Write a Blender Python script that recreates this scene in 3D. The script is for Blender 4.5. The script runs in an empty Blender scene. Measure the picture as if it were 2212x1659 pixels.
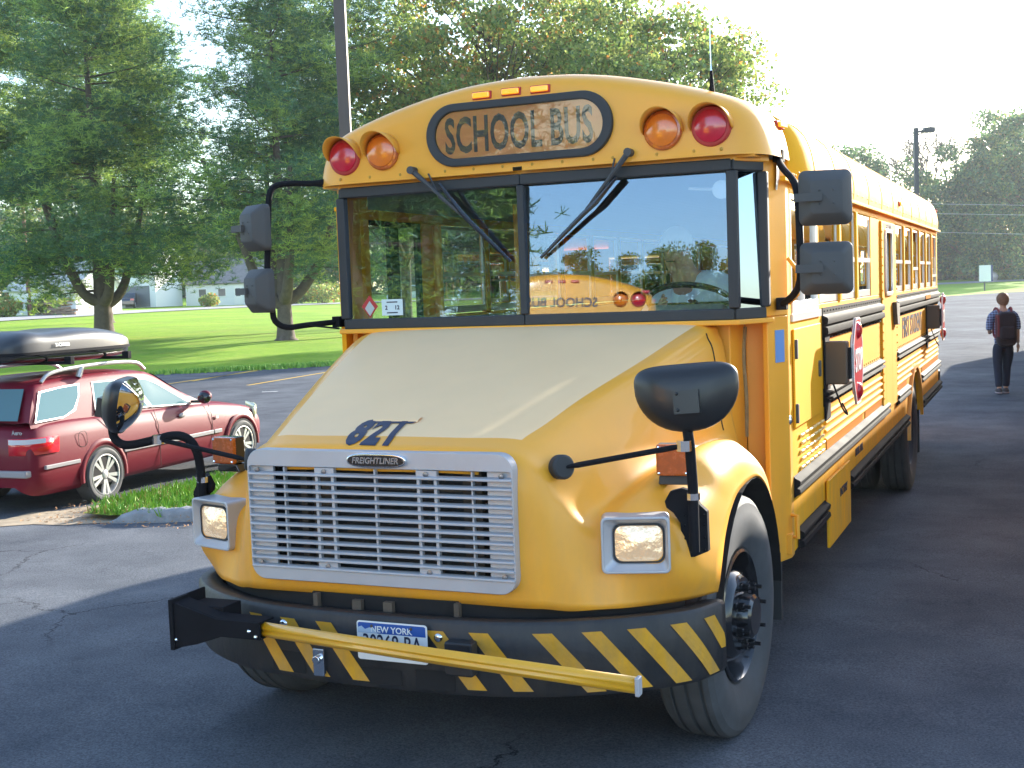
import bpy, bmesh, math, random
import numpy as np
from mathutils import Vector, Matrix, noise
R = math.radians; PI = math.pi
S = bpy.context.scene; COL = S.collection
# ---------------------------------------------------------------- camera
CP = Vector((2.4205, -5.096, 1.9827)); YAW, PIT, ROL = 0.4105, 0.0769, -0.0374
Fv = Vector((-math.sin(YAW)*math.cos(PIT), math.cos(YAW)*math.cos(PIT), -math.sin(PIT)))
Rv0 = Vector((math.cos(YAW), math.sin(YAW), 0)); Uv0 = Rv0.cross(Fv)
Rv = Rv0*math.cos(ROL)+Uv0*math.sin(ROL); Uv = -Rv0*math.sin(ROL)+Uv0*math.cos(ROL)
cd = bpy.data.cameras.new('camera'); cam = bpy.data.objects.new('camera', cd); COL.objects.link(cam)
cam.matrix_world = Matrix(((Rv.x, Uv.x, -Fv.x, CP.x), (Rv.y, Uv.y, -Fv.y, CP.y), (Rv.z, Uv.z, -Fv.z, CP.z), (0, 0, 0, 1)))
cd.sensor_width = 36; cd.lens = 36*2674/2212; cd.clip_end = 2500; cd.clip_start = .05
S.camera = cam
def at(dx, dy, D):        # a point seen at a given depth from where the photographer stands
    return CP+(Fv+Rv*((dx-1106)/2674)-Uv*((dy-829.5)/2674))*D
# ---------------------------------------------------------------- light
SUN_EL, SUN_R = 17.0, 3.6                     # elevation; ratio y:x of the direction to the sun
az = math.atan2(1.0, SUN_R)                   # from +Y towards +X
sd = Vector((math.sin(az)*math.cos(R(SUN_EL)), math.cos(az)*math.cos(R(SUN_EL)), math.sin(R(SUN_EL))))
w = bpy.data.worlds.new("World"); S.world = w; w.use_nodes = True
nt = w.node_tree; bg = nt.nodes['Background']
sky = nt.nodes.new('ShaderNodeTexSky'); sky.sky_type = 'NISHITA'; sky.sun_disc = False
sky.sun_elevation = R(SUN_EL); sky.sun_rotation = az; sky.air_density = 1.0; sky.dust_density = .8; sky.ozone_density = 1.6
nt.links.new(sky.outputs[0], bg.inputs[0]); bg.inputs[1].default_value = 0.15
sl = bpy.data.lights.new('sun', 'SUN'); so = bpy.data.objects.new('sun', sl); COL.objects.link(so)
sl.energy = 4.0; sl.angle = R(.6); sl.color = (1, .93, .80)
so.rotation_euler = (-sd).to_track_quat('-Z', 'Y').to_euler()
S.view_settings.view_transform = 'Standard'; S.view_settings.look = 'None'
S.view_settings.exposure = 2.0; S.view_settings.gamma = 1
# ---------------------------------------------------------------- materials
def mat(name, col, rough=.5, metal=0, coat=0, bump=0, bs=40, var=0, vs=3, emis=None, spec=None, trans=0, grime=None):
    m = bpy.data.materials.new(name); m.use_nodes = True
    n = m.node_tree.nodes; l = m.node_tree.links; b = n['Principled BSDF']
    b.inputs['Base Color'].default_value = (*col, 1); b.inputs['Roughness'].default_value = rough
    b.inputs['Metallic'].default_value = metal
    if coat: b.inputs['Coat Weight'].default_value = coat; b.inputs['Coat Roughness'].default_value = .06
    if spec is not None: b.inputs['Specular IOR Level'].default_value = spec
    if trans: b.inputs['Transmission Weight'].default_value = trans
    if emis: b.inputs['Emission Color'].default_value = (*emis[0], 1); b.inputs['Emission Strength'].default_value = emis[1]
    tc = n.new('ShaderNodeTexCoord')
    if var:
        t = n.new('ShaderNodeTexNoise'); t.inputs['Scale'].default_value = vs; t.inputs['Detail'].default_value = 8; t.inputs['Roughness'].default_value = .65
        l.new(tc.outputs['Object'], t.inputs['Vector'])
        cr = n.new('ShaderNodeMapRange'); cr.inputs['From Min'].default_value = .25; cr.inputs['From Max'].default_value = .75
        cr.inputs['To Min'].default_value = 1-var; cr.inputs['To Max'].default_value = 1+var
        l.new(t.outputs['Fac'], cr.inputs['Value'])
        mx = n.new('ShaderNodeVectorMath'); mx.operation = 'SCALE'; mx.inputs[0].default_value = col
        l.new(cr.outputs[0], mx.inputs['Scale']); l.new(mx.outputs[0], b.inputs['Base Color'])
        rr = n.new('ShaderNodeMapRange'); rr.inputs['To Min'].default_value = max(0, rough-.1); rr.inputs['To Max'].default_value = min(1, rough+.12)
        l.new(t.outputs['Fac'], rr.inputs['Value']); l.new(rr.outputs[0], b.inputs['Roughness'])
    if grime:      # road film: settles on the lower panels in uneven streaks
        src = b.inputs['Base Color'].links[0].from_socket if b.inputs['Base Color'].is_linked else None
        sx_ = n.new('ShaderNodeSeparateXYZ'); l.new(tc.outputs['Object'], sx_.inputs[0]); mr = n.new('ShaderNodeMapRange'); mr.inputs['From Min'].default_value = grime[0]; mr.inputs['From Max'].default_value = grime[1]; mr.inputs['To Min'].default_value = 1; mr.inputs['To Max'].default_value = .10; l.new(sx_.outputs[2], mr.inputs['Value'])
        mp = n.new('ShaderNodeMapping'); mp.inputs['Scale'].default_value = (3, 3, .8); l.new(tc.outputs['Object'], mp.inputs[0])
        gn = n.new('ShaderNodeTexNoise'); gn.inputs['Scale'].default_value = 3.5; gn.inputs['Detail'].default_value = 9; gn.inputs['Roughness'].default_value = .7; l.new(mp.outputs[0], gn.inputs['Vector'])
        g2 = n.new('ShaderNodeMapRange'); g2.inputs['From Min'].default_value = .38; g2.inputs['From Max'].default_value = .72; g2.inputs['To Max'].default_value = grime[2]; l.new(gn.outputs['Fac'], g2.inputs['Value'])
        mu = n.new('ShaderNodeMath'); mu.operation = 'MULTIPLY'; l.new(mr.outputs[0], mu.inputs[0]); l.new(g2.outputs[0], mu.inputs[1])
        mg = n.new('ShaderNodeMix'); mg.data_type = 'RGBA'; l.new(mu.outputs[0], mg.inputs[0]); mg.inputs[7].default_value = (.30, .22, .13, 1)
        if src: l.new(src, mg.inputs[6])
        else: mg.inputs[6].default_value = (*col, 1)
        l.new(mg.outputs[2], b.inputs['Base Color'])
    if bump:
        t2 = n.new('ShaderNodeTexNoise'); t2.inputs['Scale'].default_value = bs; t2.inputs['Detail'].default_value = 5
        l.new(tc.outputs['Object'], t2.inputs['Vector'])
        bp = n.new('ShaderNodeBump'); bp.inputs['Strength'].default_value = bump; bp.inputs['Distance'].default_value = .02
        l.new(t2.outputs['Fac'], bp.inputs['Height']); l.new(bp.outputs[0], b.inputs['Normal'])
    return m
def glassmat(name, tint, base=.1, power=1.45, rough=0.0, refl=(1, 1, 1)):
    m = bpy.data.materials.new(name); m.use_nodes = True; n = m.node_tree.nodes; l = m.node_tree.links
    n.clear(); o = n.new('ShaderNodeOutputMaterial'); mx = n.new('ShaderNodeMixShader')
    t = n.new('ShaderNodeBsdfTransparent'); t.inputs[0].default_value = (*tint, 1)
    g = n.new('ShaderNodeBsdfGlossy'); g.inputs['Roughness'].default_value = rough; g.inputs[0].default_value = (*refl, 1)
    f = n.new('ShaderNodeFresnel'); f.inputs[0].default_value = power
    a = n.new('ShaderNodeMath'); a.operation = 'ADD'; a.use_clamp = True; a.inputs[1].default_value = base
    l.new(f.outputs[0], a.inputs[0]); l.new(a.outputs[0], mx.inputs[0]); l.new(t.outputs[0], mx.inputs[1]); l.new(g.outputs[0], mx.inputs[2])
    l.new(mx.outputs[0], o.inputs[0]); return m
YEL = (.89, .385, .025)
m_yel = mat('bus_yellow_paint', YEL, .48, coat=.2, var=.05, vs=2.5, grime=(.55, 1.3, .28))
m_ysh = mat('bus_yellow_sheet', (.95, .43, .012), .65, coat=.03, spec=.12, var=.07, vs=1.7, grime=(.5, 1.2, .45), bump=.03, bs=5)
m_pale = mat('pale_hood_glare', (.95, .61, .31), .6, coat=.02, var=.05, vs=2)  # sky glare on the yellow hood top, put into the base colour
m_blk = mat('black_rail_paint', (.014, .014, .017), .75, spec=.08, var=.25, vs=6)
m_bump = mat('bumper_black', (.014, .015, .019), .5, var=.55, vs=7, bump=.15, bs=25, grime=(.4, 1.2, .10))
m_rub = mat('black_rubber', (.03, .032, .036), .62, var=.2, vs=5)
m_plas = mat('grey_black_plastic', (.05, .052, .058), .55, bump=.1, bs=300)
m_gplas = mat('dark_grey_plastic', (.068, .066, .066), .65, bump=.12, bs=300)
m_gloss = mat('gloss_black', (.014, .014, .016), .2, coat=.7)
m_satin = mat('satin_black', (.018, .017, .018), .4, coat=.1)
m_tyre = mat('tyre_rubber', (.065, .067, .072), .75, var=.3, vs=8)
m_sil = mat('grille_silver', (.50, .50, .53), .42, metal=.35, var=.06, vs=5)
m_alu = mat('window_aluminium', (.72, .72, .72), .35, metal=.5)
m_chr = mat('chrome', (.8, .8, .82), .12, metal=1)
m_dark = mat('engine_bay_dark', (.012, .011, .012), .9)
m_rad = mat('radiator_fins', (.03, .031, .033), .7, bump=.4, bs=200)
m_brn = mat('grimy_bracket', (.10, .075, .055), .8, var=.3, vs=12)
m_red = mat('red_lens', (.55, .006, .03), .22, coat=1, var=.18, vs=25)
m_amb = mat('amber_lens', (.80, .19, .01), .22, coat=1, var=.15, vs=25)
m_ambd = mat('orange_lens', (.52, .10, .008), .25, coat=1, var=.3, vs=30)
m_gls = glassmat('windshield_glass', (.74, .84, .86), .15, refl=(.55, .72, .95))
m_glw = glassmat('side_window_glass', (.36, .37, .37), .05)
m_lens = mat('headlight_lens', (.92, .74, .50), .12, metal=.7, bump=.9, bs=22, coat=1, emis=((1, .66, .34), .10))
m_navy = mat('navy_lettering', (.012, .018, .05), .5)
m_int = mat('interior_panel', (.42, .46, .44), .6)
m_seat = mat('seat_vinyl', (.035, .06, .06), .5)
m_dash = mat('dash_grey', (.22, .24, .23), .6)
m_sticker = mat('sticker_white', (.62, .72, .74), .5)
m_stred = mat('sticker_red', (.45, .03, .03), .5)
m_refl = mat('reflective_orange', (.80, .27, .02), .35)
m_stop = mat('stop_red', (.62, .01, .03), .35, coat=.4)
m_white = mat('white_paint', (.78, .78, .76), .5)
m_bstr = mat('bumper_yellow_tape', (.66, .32, .012), .45, var=.2, vs=12, grime=(.3, 1.2, .7))
m_blue = mat('plate_blue', (.02, .09, .35), .4)
m_mir = mat('mirror_glass', (.75, .75, .75), .02, metal=1)
# ---------------------------------------------------------------- helpers
def tag(o, label=None, cat=None, group=None, kind=None):
    if label: o['label'] = label
    if cat: o['category'] = cat
    if group: o['group'] = group
    if kind: o['kind'] = kind
    return o
def empty(name, loc=(0, 0, 0), rz=0, **k):
    o = bpy.data.objects.new(name, None); COL.objects.link(o); o.location = loc; o.rotation_euler = (0, 0, rz)
    o.empty_display_size = .3
    return tag(o, **k)
class MB:
    def __init__(s): s.v = []; s.f = []; s.m = []; s.st = []; s.M = Matrix.Identity(4); s.slot = 0
    def add(s, vs, fs):
        b = len(s.v); s.st.append((b, len(s.f))); s.v += [tuple(s.M @ Vector(v)) for v in vs]; s.f += [tuple(b+i for i in f) for f in fs]; s.m += [s.slot]*len(fs); return s
    def box(s, x0, x1, y0, y1, z0, z1, M=None):
        vs = [Vector((x, y, z)) for z in (z0, z1) for y in (y0, y1) for x in (x0, x1)]
        if M: vs = [M @ v for v in vs]
        return s.add(vs, [(0, 2, 3, 1), (4, 5, 7, 6), (0, 1, 5, 4), (2, 6, 7, 3), (0, 4, 6, 2), (1, 3, 7, 5)])
    def tube(s, pts, r, n=8, cap=True):
        pts = [Vector(p) for p in pts]; k = len(pts); rs = r if isinstance(r, (list, tuple)) else [r]*k
        vs = []; prev = None
        for i, p in enumerate(pts):
            t = (pts[min(i+1, k-1)]-pts[max(i-1, 0)]).normalized()
            if prev is None:
                a = t.orthogonal().normalized()
            else:
                a = prev-t*prev.dot(t); a = a.normalized() if a.length > 1e-6 else t.orthogonal().normalized()
            prev = a; b = t.cross(a)
            for j in range(n):
                th = 2*PI*j/n; vs.append(p+(a*math.cos(th)+b*math.sin(th))*rs[i])
        fs = [(i*n+j, i*n+(j+1) % n, (i+1)*n+(j+1) % n, (i+1)*n+j) for i in range(k-1) for j in range(n)]
        if cap: fs += [tuple(range(n-1, -1, -1)), tuple(range((k-1)*n, k*n))]
        return s.add(vs, fs)
    def lathe(s, prof, c=(0, 0, 0), axis='x', n=32, a0=0, a1=2*PI, sign=1):
        # prof: (radius, along axis)
        c = Vector(c); full = abs(a1-a0-2*PI) < 1e-6; m = n if full else n+1; vs = []
        for r, h in prof:
            for j in range(m):
                th = a0+(a1-a0)*j/n; u, q = r*math.cos(th), r*math.sin(th)
                vs.append(c+(Vector((h*sign, u, q)) if axis == 'x' else Vector((u, h*sign, q)) if axis == 'y' else Vector((u, q, h*sign))))
        fs = []
        for i in range(len(prof)-1):
            for j in range(n):
                fs.append((i*m+j, i*m+(j+1) % m, (i+1)*m+(j+1) % m, (i+1)*m+j))
        return s.add(vs, fs)
    def grid(s, P):     # P[i][j] points
        a, b = len(P), len(P[0]); return s.add([p for r in P for p in r], [(i*b+j, i*b+j+1, (i+1)*b+j+1, (i+1)*b+j) for i in range(a-1) for j in range(b-1)])
    def prism(s, poly, y0, y1, M=None, plane='xz'):
        n = len(poly); f = (lambda a, b, t: Vector((a, t, b))) if plane == 'xz' else (lambda a, b, t: Vector((t, a, b))) if plane == 'yz' else (lambda a, b, t: Vector((a, b, t)))
        vs = [f(a, b, y0) for a, b in poly]+[f(a, b, y1) for a, b in poly]
        if M: vs = [M @ v for v in vs]
        return s.add(vs, [tuple(range(n)), tuple(range(2*n-1, n-1, -1))]+[(i, i+n, (i+1) % n+n, (i+1) % n) for i in range(n)])
    def ring(s, outer, inner, y0, y1, M=None, plane='xz'):
        n = len(outer); f = (lambda a, b, t: Vector((a, t, b))) if plane == 'xz' else (lambda a, b, t: Vector((t, a, b)))
        vs = [f(a, b, t) for t in (y0, y1) for q in (outer, inner) for a, b in q]
        if M: vs = [M @ v for v in vs]
        fs = []
        for i in range(n):
            j = (i+1) % n
            fs += [(i, j, n+j, n+i), (2*n+i, 3*n+i, 3*n+j, 2*n+j), (i, 2*n+i, 2*n+j, j), (n+i, n+j, 3*n+j, 3*n+i)]
        return s.add(vs, fs)
    def sphere(s, c, r, sc=(1, 1, 1), n=12, m=8):
        c = Vector(c); P = []
        for i in range(m+1):
            ph = PI*i/m; P.append([c+Vector((r*sc[0]*math.sin(ph)*math.cos(2*PI*j/n), r*sc[1]*math.sin(ph)*math.sin(2*PI*j/n), r*sc[2]*math.cos(ph))) for j in range(n+1)])
        return s.grid(P)
    def each(s, name, mats, parent=None, **k):      # every piece that was added becomes an object of its own
        st = s.st+[(len(s.v), len(s.f))]; out = []
        for (v0, f0), (v1, f1) in zip(st[:-1], st[1:]):
            q = MB(); q.v = s.v[v0:v1]; q.f = [tuple(i-v0 for i in f) for f in s.f[f0:f1]]; q.m = s.m[f0:f1]; out.append(q.build(name, mats, parent, **k))
        return out
    def build(s, name, mats, parent=None, smooth=False, bevel=0, label=None, cat=None, group=None, kind=None, merge=False, solid=0, seg=2):
        me = bpy.data.meshes.new(name); me.from_pydata(s.v, [], s.f)
        mats = mats if isinstance(mats, (list, tuple)) else [mats]
        for q in mats: me.materials.append(q)
        if len(mats) > 1: me.polygons.foreach_set('material_index', s.m)
        bm = bmesh.new(); bm.from_mesh(me)
        if merge or smooth: bmesh.ops.remove_doubles(bm, verts=bm.verts, dist=.0004)
        bmesh.ops.recalc_face_normals(bm, faces=bm.faces); bm.to_mesh(me); bm.free()
        if smooth: me.polygons.foreach_set('use_smooth', [True]*len(me.polygons)); me.set_sharp_from_angle(angle=R(40 if smooth is True else smooth))
        o = bpy.data.objects.new(name, me); COL.objects.link(o); o.parent = parent
        if solid: q = o.modifiers.new('solid', 'SOLIDIFY'); q.thickness = solid; q.offset = -1
        if bevel:
            q = o.modifiers.new('bevel', 'BEVEL'); q.width = bevel; q.segments = seg; q.limit_method = 'ANGLE'; q.angle_limit = R(35)
            if not smooth: me.polygons.foreach_set('use_smooth', [True]*len(me.polygons)); q.harden_normals = True
        return tag(o, label, cat, group, kind)
def rrect(cx, cz, w, h, r, n=5):
    out = []
    for k, (sx, sz) in enumerate(((1, 1), (-1, 1), (-1, -1), (1, -1))):
        for i in range(n+1):
            a = PI/2*(k+i/n); out.append((cx+sx*(w/2-r)+r*math.cos(a), cz+sz*(h/2-r)+r*math.sin(a)))
    return out
def text_obj(name, txt, size, M, m, parent, bold=0, shear=0, sx=1, depth=.001, align='CENTER', space=1):
    cu = bpy.data.curves.new(name, 'FONT'); cu.body = txt; cu.size = size; cu.align_x = align; cu.align_y = 'CENTER'
    cu.offset = bold; cu.shear = shear; cu.extrude = depth; cu.resolution_u = 3; cu.space_character = space
    t = bpy.data.objects.new(name+'_t', cu); COL.objects.link(t)
    bpy.context.view_layer.update()
    me = bpy.data.meshes.new_from_object(t.evaluated_get(bpy.context.evaluated_depsgraph_get()))
    bpy.data.objects.remove(t); bpy.data.curves.remove(cu)
    me.transform(M @ Matrix.Diagonal((sx, 1, 1, 1))); me.materials.clear(); me.materials.append(m)
    o = bpy.data.objects.new(name, me); COL.objects.link(o); o.parent = parent; return o
FRONT = Matrix(((1, 0, 0, 0), (0, 0, -1, 0), (0, 1, 0, 0), (0, 0, 0, 1)))     # text plane facing -Y
SIDE = Matrix(((0, 0, 1, 0), (1, 0, 0, 0), (0, 1, 0, 0), (0, 0, 0, 1)))       # text plane facing +X
T = Matrix.Translation
def copy_tree(o, parent=None):
    c = o.copy(); COL.objects.link(c); c.parent = parent
    for ch in list(o.children): copy_tree(ch, c)
    return c
def cr(p, t):       # Catmull-Rom through a list of numpy points
    n = len(p); i = min(int(t), n-2); f = t-i
    p0 = p[i-1] if i > 0 else 2*p[i]-p[i+1]; p1, p2 = p[i], p[i+1]; p3 = p[i+2] if i+2 < n else 2*p2-p1
    return .5*((2*p1)+(-p0+p2)*f+(2*p0-5*p1+4*p2-p3)*f*f+(-p0+3*p1-3*p2+p3)*f**3)
def curve(pts, n=6):
    P = np.array(pts, float); return [Vector(cr(P, i/n)) for i in range((len(P)-1)*n+1)]
# ================================================================= the school bus
bus = empty('school_bus', (0, 0, 0), label='yellow school bus with pale hood and number 821 above its silver grille', cat='school bus')
FAX, RAX, WR = .175, 7.38, .525       # axles, wheel radius
# ---- body shell
ROOF = [(1.235, 2.455), (1.243, 2.55), (1.236, 2.62), (1.215, 2.70), (1.175, 2.775), (1.09, 2.84), (.94, 2.897), (.74, 2.955), (.49, 3.01), (.25, 3.043), (0, 3.055)]
rp = [Vector(q) for q in curve([(a, 0, b) for a, b in ROOF], 3)]
RP = [(q.x, q.z) for q in rp]+[(-q.x, q.z) for q in rp[-2::-1]]
POSTS = [2.085, 2.85, 3.62, 4.36]; POSTS2 = [5.87, 6.60, 7.33, 8.05, 8.77, 9.49, 10.18]
def arch(y0, y1, zb, zt, cy, r, cz, n=16):
    # side panel polygon (y,z) from y0..y1 with wheel-arch cut
    pts = [(y0, zt), (y0, zb)]
    a0 = math.asin(max(-1, min(1, (zb-cz)/r)))
    for i in range(n+1):
        a = PI-a0-(PI-2*a0)*i/n; pts.append((cy+r*math.cos(a), cz+r*math.sin(a)))
    return pts+[(y1, zb), (y1, zt)]
ACY, ACZ, AR = 7.42, .46, .62
b = MB()
for sx in (-1, 1):
    X0, X1 = (1.19, 1.22) if sx > 0 else (-1.22, -1.19)
    door = sx < 0
    ys = 1.21 if not door else 2.06
    # lower skirt with rear wheel arch
    if door:
        b.prism([(1.87, 1.83), (1.87, .60), (2.06, .60), (2.06, 1.83)], X0, X1, plane='yz')
        b.prism([(.90, 1.83), (.90, 1.2), (1.14, 1.2), (1.14, 1.83)], X0, X1, plane='yz')
    else: b.prism([(1.21, 1.83), (1.21, .58), (2.17, .62), (2.17, 1.83)], X0, X1, plane='yz')
    y1 = 2.17 if not door else 2.06
    b.prism([(y1, .96), (y1, .62), (4.15, .62), (4.15, .60), (6.66, .60), (6.66, .96)], X0, X1, plane='yz')
    pa = arch(6.66, 8.12, .60, .96, ACY, AR, ACZ)
    # arch piece split into a ring strip
    n = 16; a0 = math.asin((.60-ACZ)/AR); a1_ = PI-a0; pts = []
    for i in range(n):
        t0, t1 = a1_-(PI-2*a0)*i/n, a1_-(PI-2*a0)*(i+1)/n
        q = [(ACY+AR*math.cos(t0), ACZ+AR*math.sin(t0)), (ACY+AR*math.cos(t1), ACZ+AR*math.sin(t1)), (ACY+AR*math.cos(t1), 1.25), (ACY+AR*math.cos(t0), 1.25)]
        b.prism(q, X0, X1, plane='yz')
    ya, yb = ACY-AR*math.cos(a0), ACY+AR*math.cos(a0)
    b.prism([(6.66, .60), (ya, .60), (ya, 1.25), (6.66, 1.25)], X0, X1, plane='yz')
    b.prism([(yb, .60), (10.3, .60), (10.3, 1.25), (yb, 1.25)], X0, X1, plane='yz')
    b.box(X0, X1, y1, 4.88 if not door else 6.66, .96, 1.25)
    if not door: b.box(X0, X1, 5.86, 6.66, .96, 1.25)
    if door: b.box(X0, X1, y1, 10.3, 1.25, 1.83)
    else: b.box(X0, X1, y1, 4.88, 1.25, 1.83); b.box(X0, X1, 5.86, 10.3, 1.25, 1.83)
    # window belt: posts and header
    b.box(X0, X1, 1.21 if not door else .9, 4.88, 2.41, 2.47)
    b.box(X0, X1, 4.88 if door else 5.86, 10.3, 2.41, 2.47)
    if not door:
        b.box(X0, X1, 4.88, 5.86, 2.40, 2.47)
        for p0, p1 in ((1.21, 1.26), (2.05, 2.11), (4.36, 4.88), (5.86, 5.90)): b.box(X0, X1, p0, p1, 1.83, 2.41)
        for p in (2.85, 3.60): b.box(X0, X1+.012, p-.035, p+.035, 1.83, 2.41)
        for p in POSTS2[1:-1]: b.box(X0, X1+.012, p-.035, p+.035, 1.83, 2.41)
        b.box(X0, X1, 10.18, 10.3, 1.83, 2.41)
    else:
        for p0, p1 in ((.9, 1.15), (1.86, 2.1), (10.18, 10.3)): b.box(X0, X1, p0, p1, 1.83, 2.41)
        p = 2.85
        while p < 10.1: b.box(X0-.012, X1, p-.035, p+.035, 1.83, 2.41); p += .733
    # drip rail
    b.box(*(sorted((sx*1.235, sx*1.262))), .95, 10.3, 2.452, 2.475)
# rear wall with door frame
b.box(-1.19, -.45, 10.38, 10.42, .62, 2.46); b.box(.45, 1.19, 10.38, 10.42, .62, 2.46); b.box(-.45, .45, 10.38, 10.42, 2.34, 2.6); b.box(-.45, .45, 10.38, 10.42, .62, .8)
b.build('body', m_ysh, bus, bevel=.004)
b = MB(); b.box(-1.18, 1.18, 1.0, 10.36, .66, .72); b.box(-1.0, -.6, 1.2, 10.3, .45, .66); b.box(.6, 1.0, 1.2, 10.3, .45, .66)
b.box(-1.16, 1.16, 6.8, 8.05, .72, 1.06); b.build('floor', m_dash, bus)
b = MB()      # corrugations of the lower side
for sx in (-1, 1):
    for z in (1.035, 1.085, 1.135, 1.185):
        for (y0, y1) in ((2.19, 4.86), (5.88, 10.2)):
            b.tube([(sx*1.222, y0, z), (sx*1.222, y1, z)], .013, 8)
b.each('side_corrugation', m_ysh, bus, smooth=True)
# roof
b = MB(); ysr = list(np.linspace(1.15, 10.2, 13))
b.grid([[(x, y, z) for x, z in RP] for y in ysr])
for y in ysr[1:-1]:
    b.grid([[(x*1.003, yy, z*1.0008+.002) for x, z in RP] for yy in (y-.03, y-.028, y+.028, y+.03)])
b.build('roof', m_ysh, bus, smooth=30, solid=.02)
def cap(name, ysc, bottom=2.565):
    b = MB(); P = []
    cx, cz = 0, 2.56
    for y, s_ in ysc:
        P.append([(cx+(x-cx)*s_, y, cz+(max(z, bottom)-cz)*s_ if z > bottom else bottom) for x, z in RP])
    P.append([(x*.02, ysc[-1][0], bottom+(.02 if z > bottom else 0)) for x, z in RP])
    b.grid(P)
    return b
b = cap('front_cap', [(1.16, 1.0), (.95, 1.0), (.86, .994), (.78, .98), (.72, .955), (.675, .92), (.648, .88), (.636, .83), (.632, .76)])
b.box(-1.17, 1.17, .70, 1.15, 2.555, 2.569)
b.build('front_cap', m_yel, bus, smooth=50, merge=True)
b = cap('rear_cap', [(10.2, 1.0), (10.28, .995), (10.36, .975), (10.41, .94), (10.44, .89), (10.45, .8)], 2.46)
b.build('rear_cap', m_yel, bus, smooth=50, merge=True)
# rivets along the cap edge
b = MB()
for x in [-1.02, -.84, -.66, -.40, -.24, -.08, .08, .24, .40, .50, .72, .90, 1.03]:
    b.sphere((x, .634, 2.592), .009, (1, .5, 1), 8, 6)
for k in range(9): b.sphere((1.246, .95+k*.045, 2.50+.0*k), .008, (.5, 1, 1), 8, 6)
for sx in (-1, 1):
    for k in range(37): b.sphere((sx*1.246, 1.4+k*.24, 2.52), .007, (.5, 1, 1), 6, 4)
b.each('rivet', mat('rivet_yellow', (.5, .26, .02), .5), bus, smooth=True)
# windshield
m_gcn = glassmat('corner_glass', (.70, .80, .84), .0, refl=(.22, .31, .42)); m_gdw = glassmat('driver_glass', (.85, .88, .88), .03)
b = MB()
PLAN = [(-1.165, .885), (-1.06, .696), (0, .664), (1.06, .696), (1.165, .885)]
def bar(b, p, q, z0, z1, th=.03, off=0):
    p = Vector((*p, 0)); q = Vector((*q, 0)); d = (q-p).normalized(); nn = Vector((d.y, -d.x, 0))
    vs = [u+nn*s_+Vector((0, 0, z)) for z in (z0, z1) for s_ in (off, off-th) for u in (p, q)]
    b.add(vs, [(0, 2, 3, 1), (4, 5, 7, 6), (0, 1, 5, 4), (2, 6, 7, 3), (0, 4, 6, 2), (1, 3, 7, 5)])
for i in range(4):
    bar(b, PLAN[i], PLAN[i+1], 1.795, 1.85, .04, .012); bar(b, PLAN[i], PLAN[i+1], 2.497, 2.552, .04, .012)
for (x, y), wd in zip(PLAN, (.03, .032, .024, .032, .03)):
    b.box(x-wd*.8, x+wd*.8, y-.016, y+.03, 1.85, 2.497)
b.build('windshield_frame', m_rub, bus, bevel=.008)
for i, nm in ((0, 'corner_window'), (1, 'windshield'), (2, 'windshield'), (3, 'corner_window')):
    g = MB(); (xa, ya), (xb, yb) = PLAN[i], PLAN[i+1]; tl = .0312
    g.add([(xa, ya+.004, 1.845), (xb, yb+.004, 1.845), (xb, yb+.004+tl, 2.50), (xa, ya+.004+tl, 2.50)], [(0, 1, 2, 3)])
    g.build(nm, m_gls if nm == 'windshield' else m_gcn, bus)
# cowl: upper posts, header, lower front panel
b = MB()
bar(b, (-1.075, .695), (1.075, .695), 2.54, 2.575, .3, -.0)
bar(b, (1.075, .695), (1.20, .89), 2.54, 2.575, .1, 0); bar(b, (-1.20, .89), (-1.075, .695), 2.54, 2.575, .1, 0)
for sx in (-1, 1):
    for (pa, pb, z0, z1) in (((1.165, .89), (1.226, 1.125), 1.80, 2.56), ((1.226, 1.125), (1.222, 1.215), .57, 2.56), ((1.165, .93), (1.226, 1.125), .57, 1.80)):
        p, q = (sx*pa[0], pa[1]), (sx*pb[0], pb[1])
        if sx < 0: p, q = q, p
        if sx < 0 and z0 < 1.8: z0 = .57
        bar(b, p, q, z0, z1, .03, 0)
low = [(-1.215, 1.09), (-1.03, 1.04), (-1.0, .84), (0, .80), (1.0, .84), (1.03, 1.04), (1.20, 1.08)]
for i in range(6): bar(b, low[i], low[i+1], .57 if i in (0, 5) else .9, 1.80, .03)
# ledge under windshield
b.prism([(-1.2, .93), (-1.09, .665), (0, .645), (1.09, .665), (1.2, .93), (1.03, 1.06), (-1.03, 1.06)], 1.772, 1.797, plane='xy')
b.build('cowl', m_yel, bus, bevel=.006)
k_ = MB(); k_.tube(curve([(1.035, 1.02, 1.75), (1.028, 1.0, 1.6), (1.036, 1.01, 1.4), (1.03, 1.02, 1.2)], 5), .010, 6); k_.build('cowl_sealant', mat('old_sealant', (.30, .24, .12), .8, var=.3, vs=30), bus)
# inner bulkhead & dash
b = MB(); b.box(-.97, .97, .85, .90, .75, 1.76); b.box(-1.14, 1.14, 1.13, 1.16, .75, 1.76)
b.prism([(.95, 1.76), (1.30, 1.72), (1.38, 1.5), (1.3, 1.2), (.95, 1.2)], -.9, .97, plane='yz')
b.prism([(.95, 1.72), (1.15, 1.87), (1.32, 1.83), (1.38, 1.7)], .50, .90, plane='yz')
b.build('dashboard', m_dash, bus, bevel=.02)
b = MB()
stM = T((.66, 1.42, 1.86)) @ Matrix.Rotation(R(-28), 4, 'X')
P = [stM @ Vector((.235*math.cos(a), .235*math.sin(a), 0)) for a in np.linspace(0, 2*PI, 33)]
b.tube(P, .016, 8, False); b.tube([stM @ Vector((-.23, 0, 0)), stM @ Vector((.23, 0, 0))], .014); b.tube([stM @ Vector((0, 0, .02)), stM @ Vector((0, -.0, -.4))], .03)
b.build('steering_wheel', m_gloss, bus, smooth=True)
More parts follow.
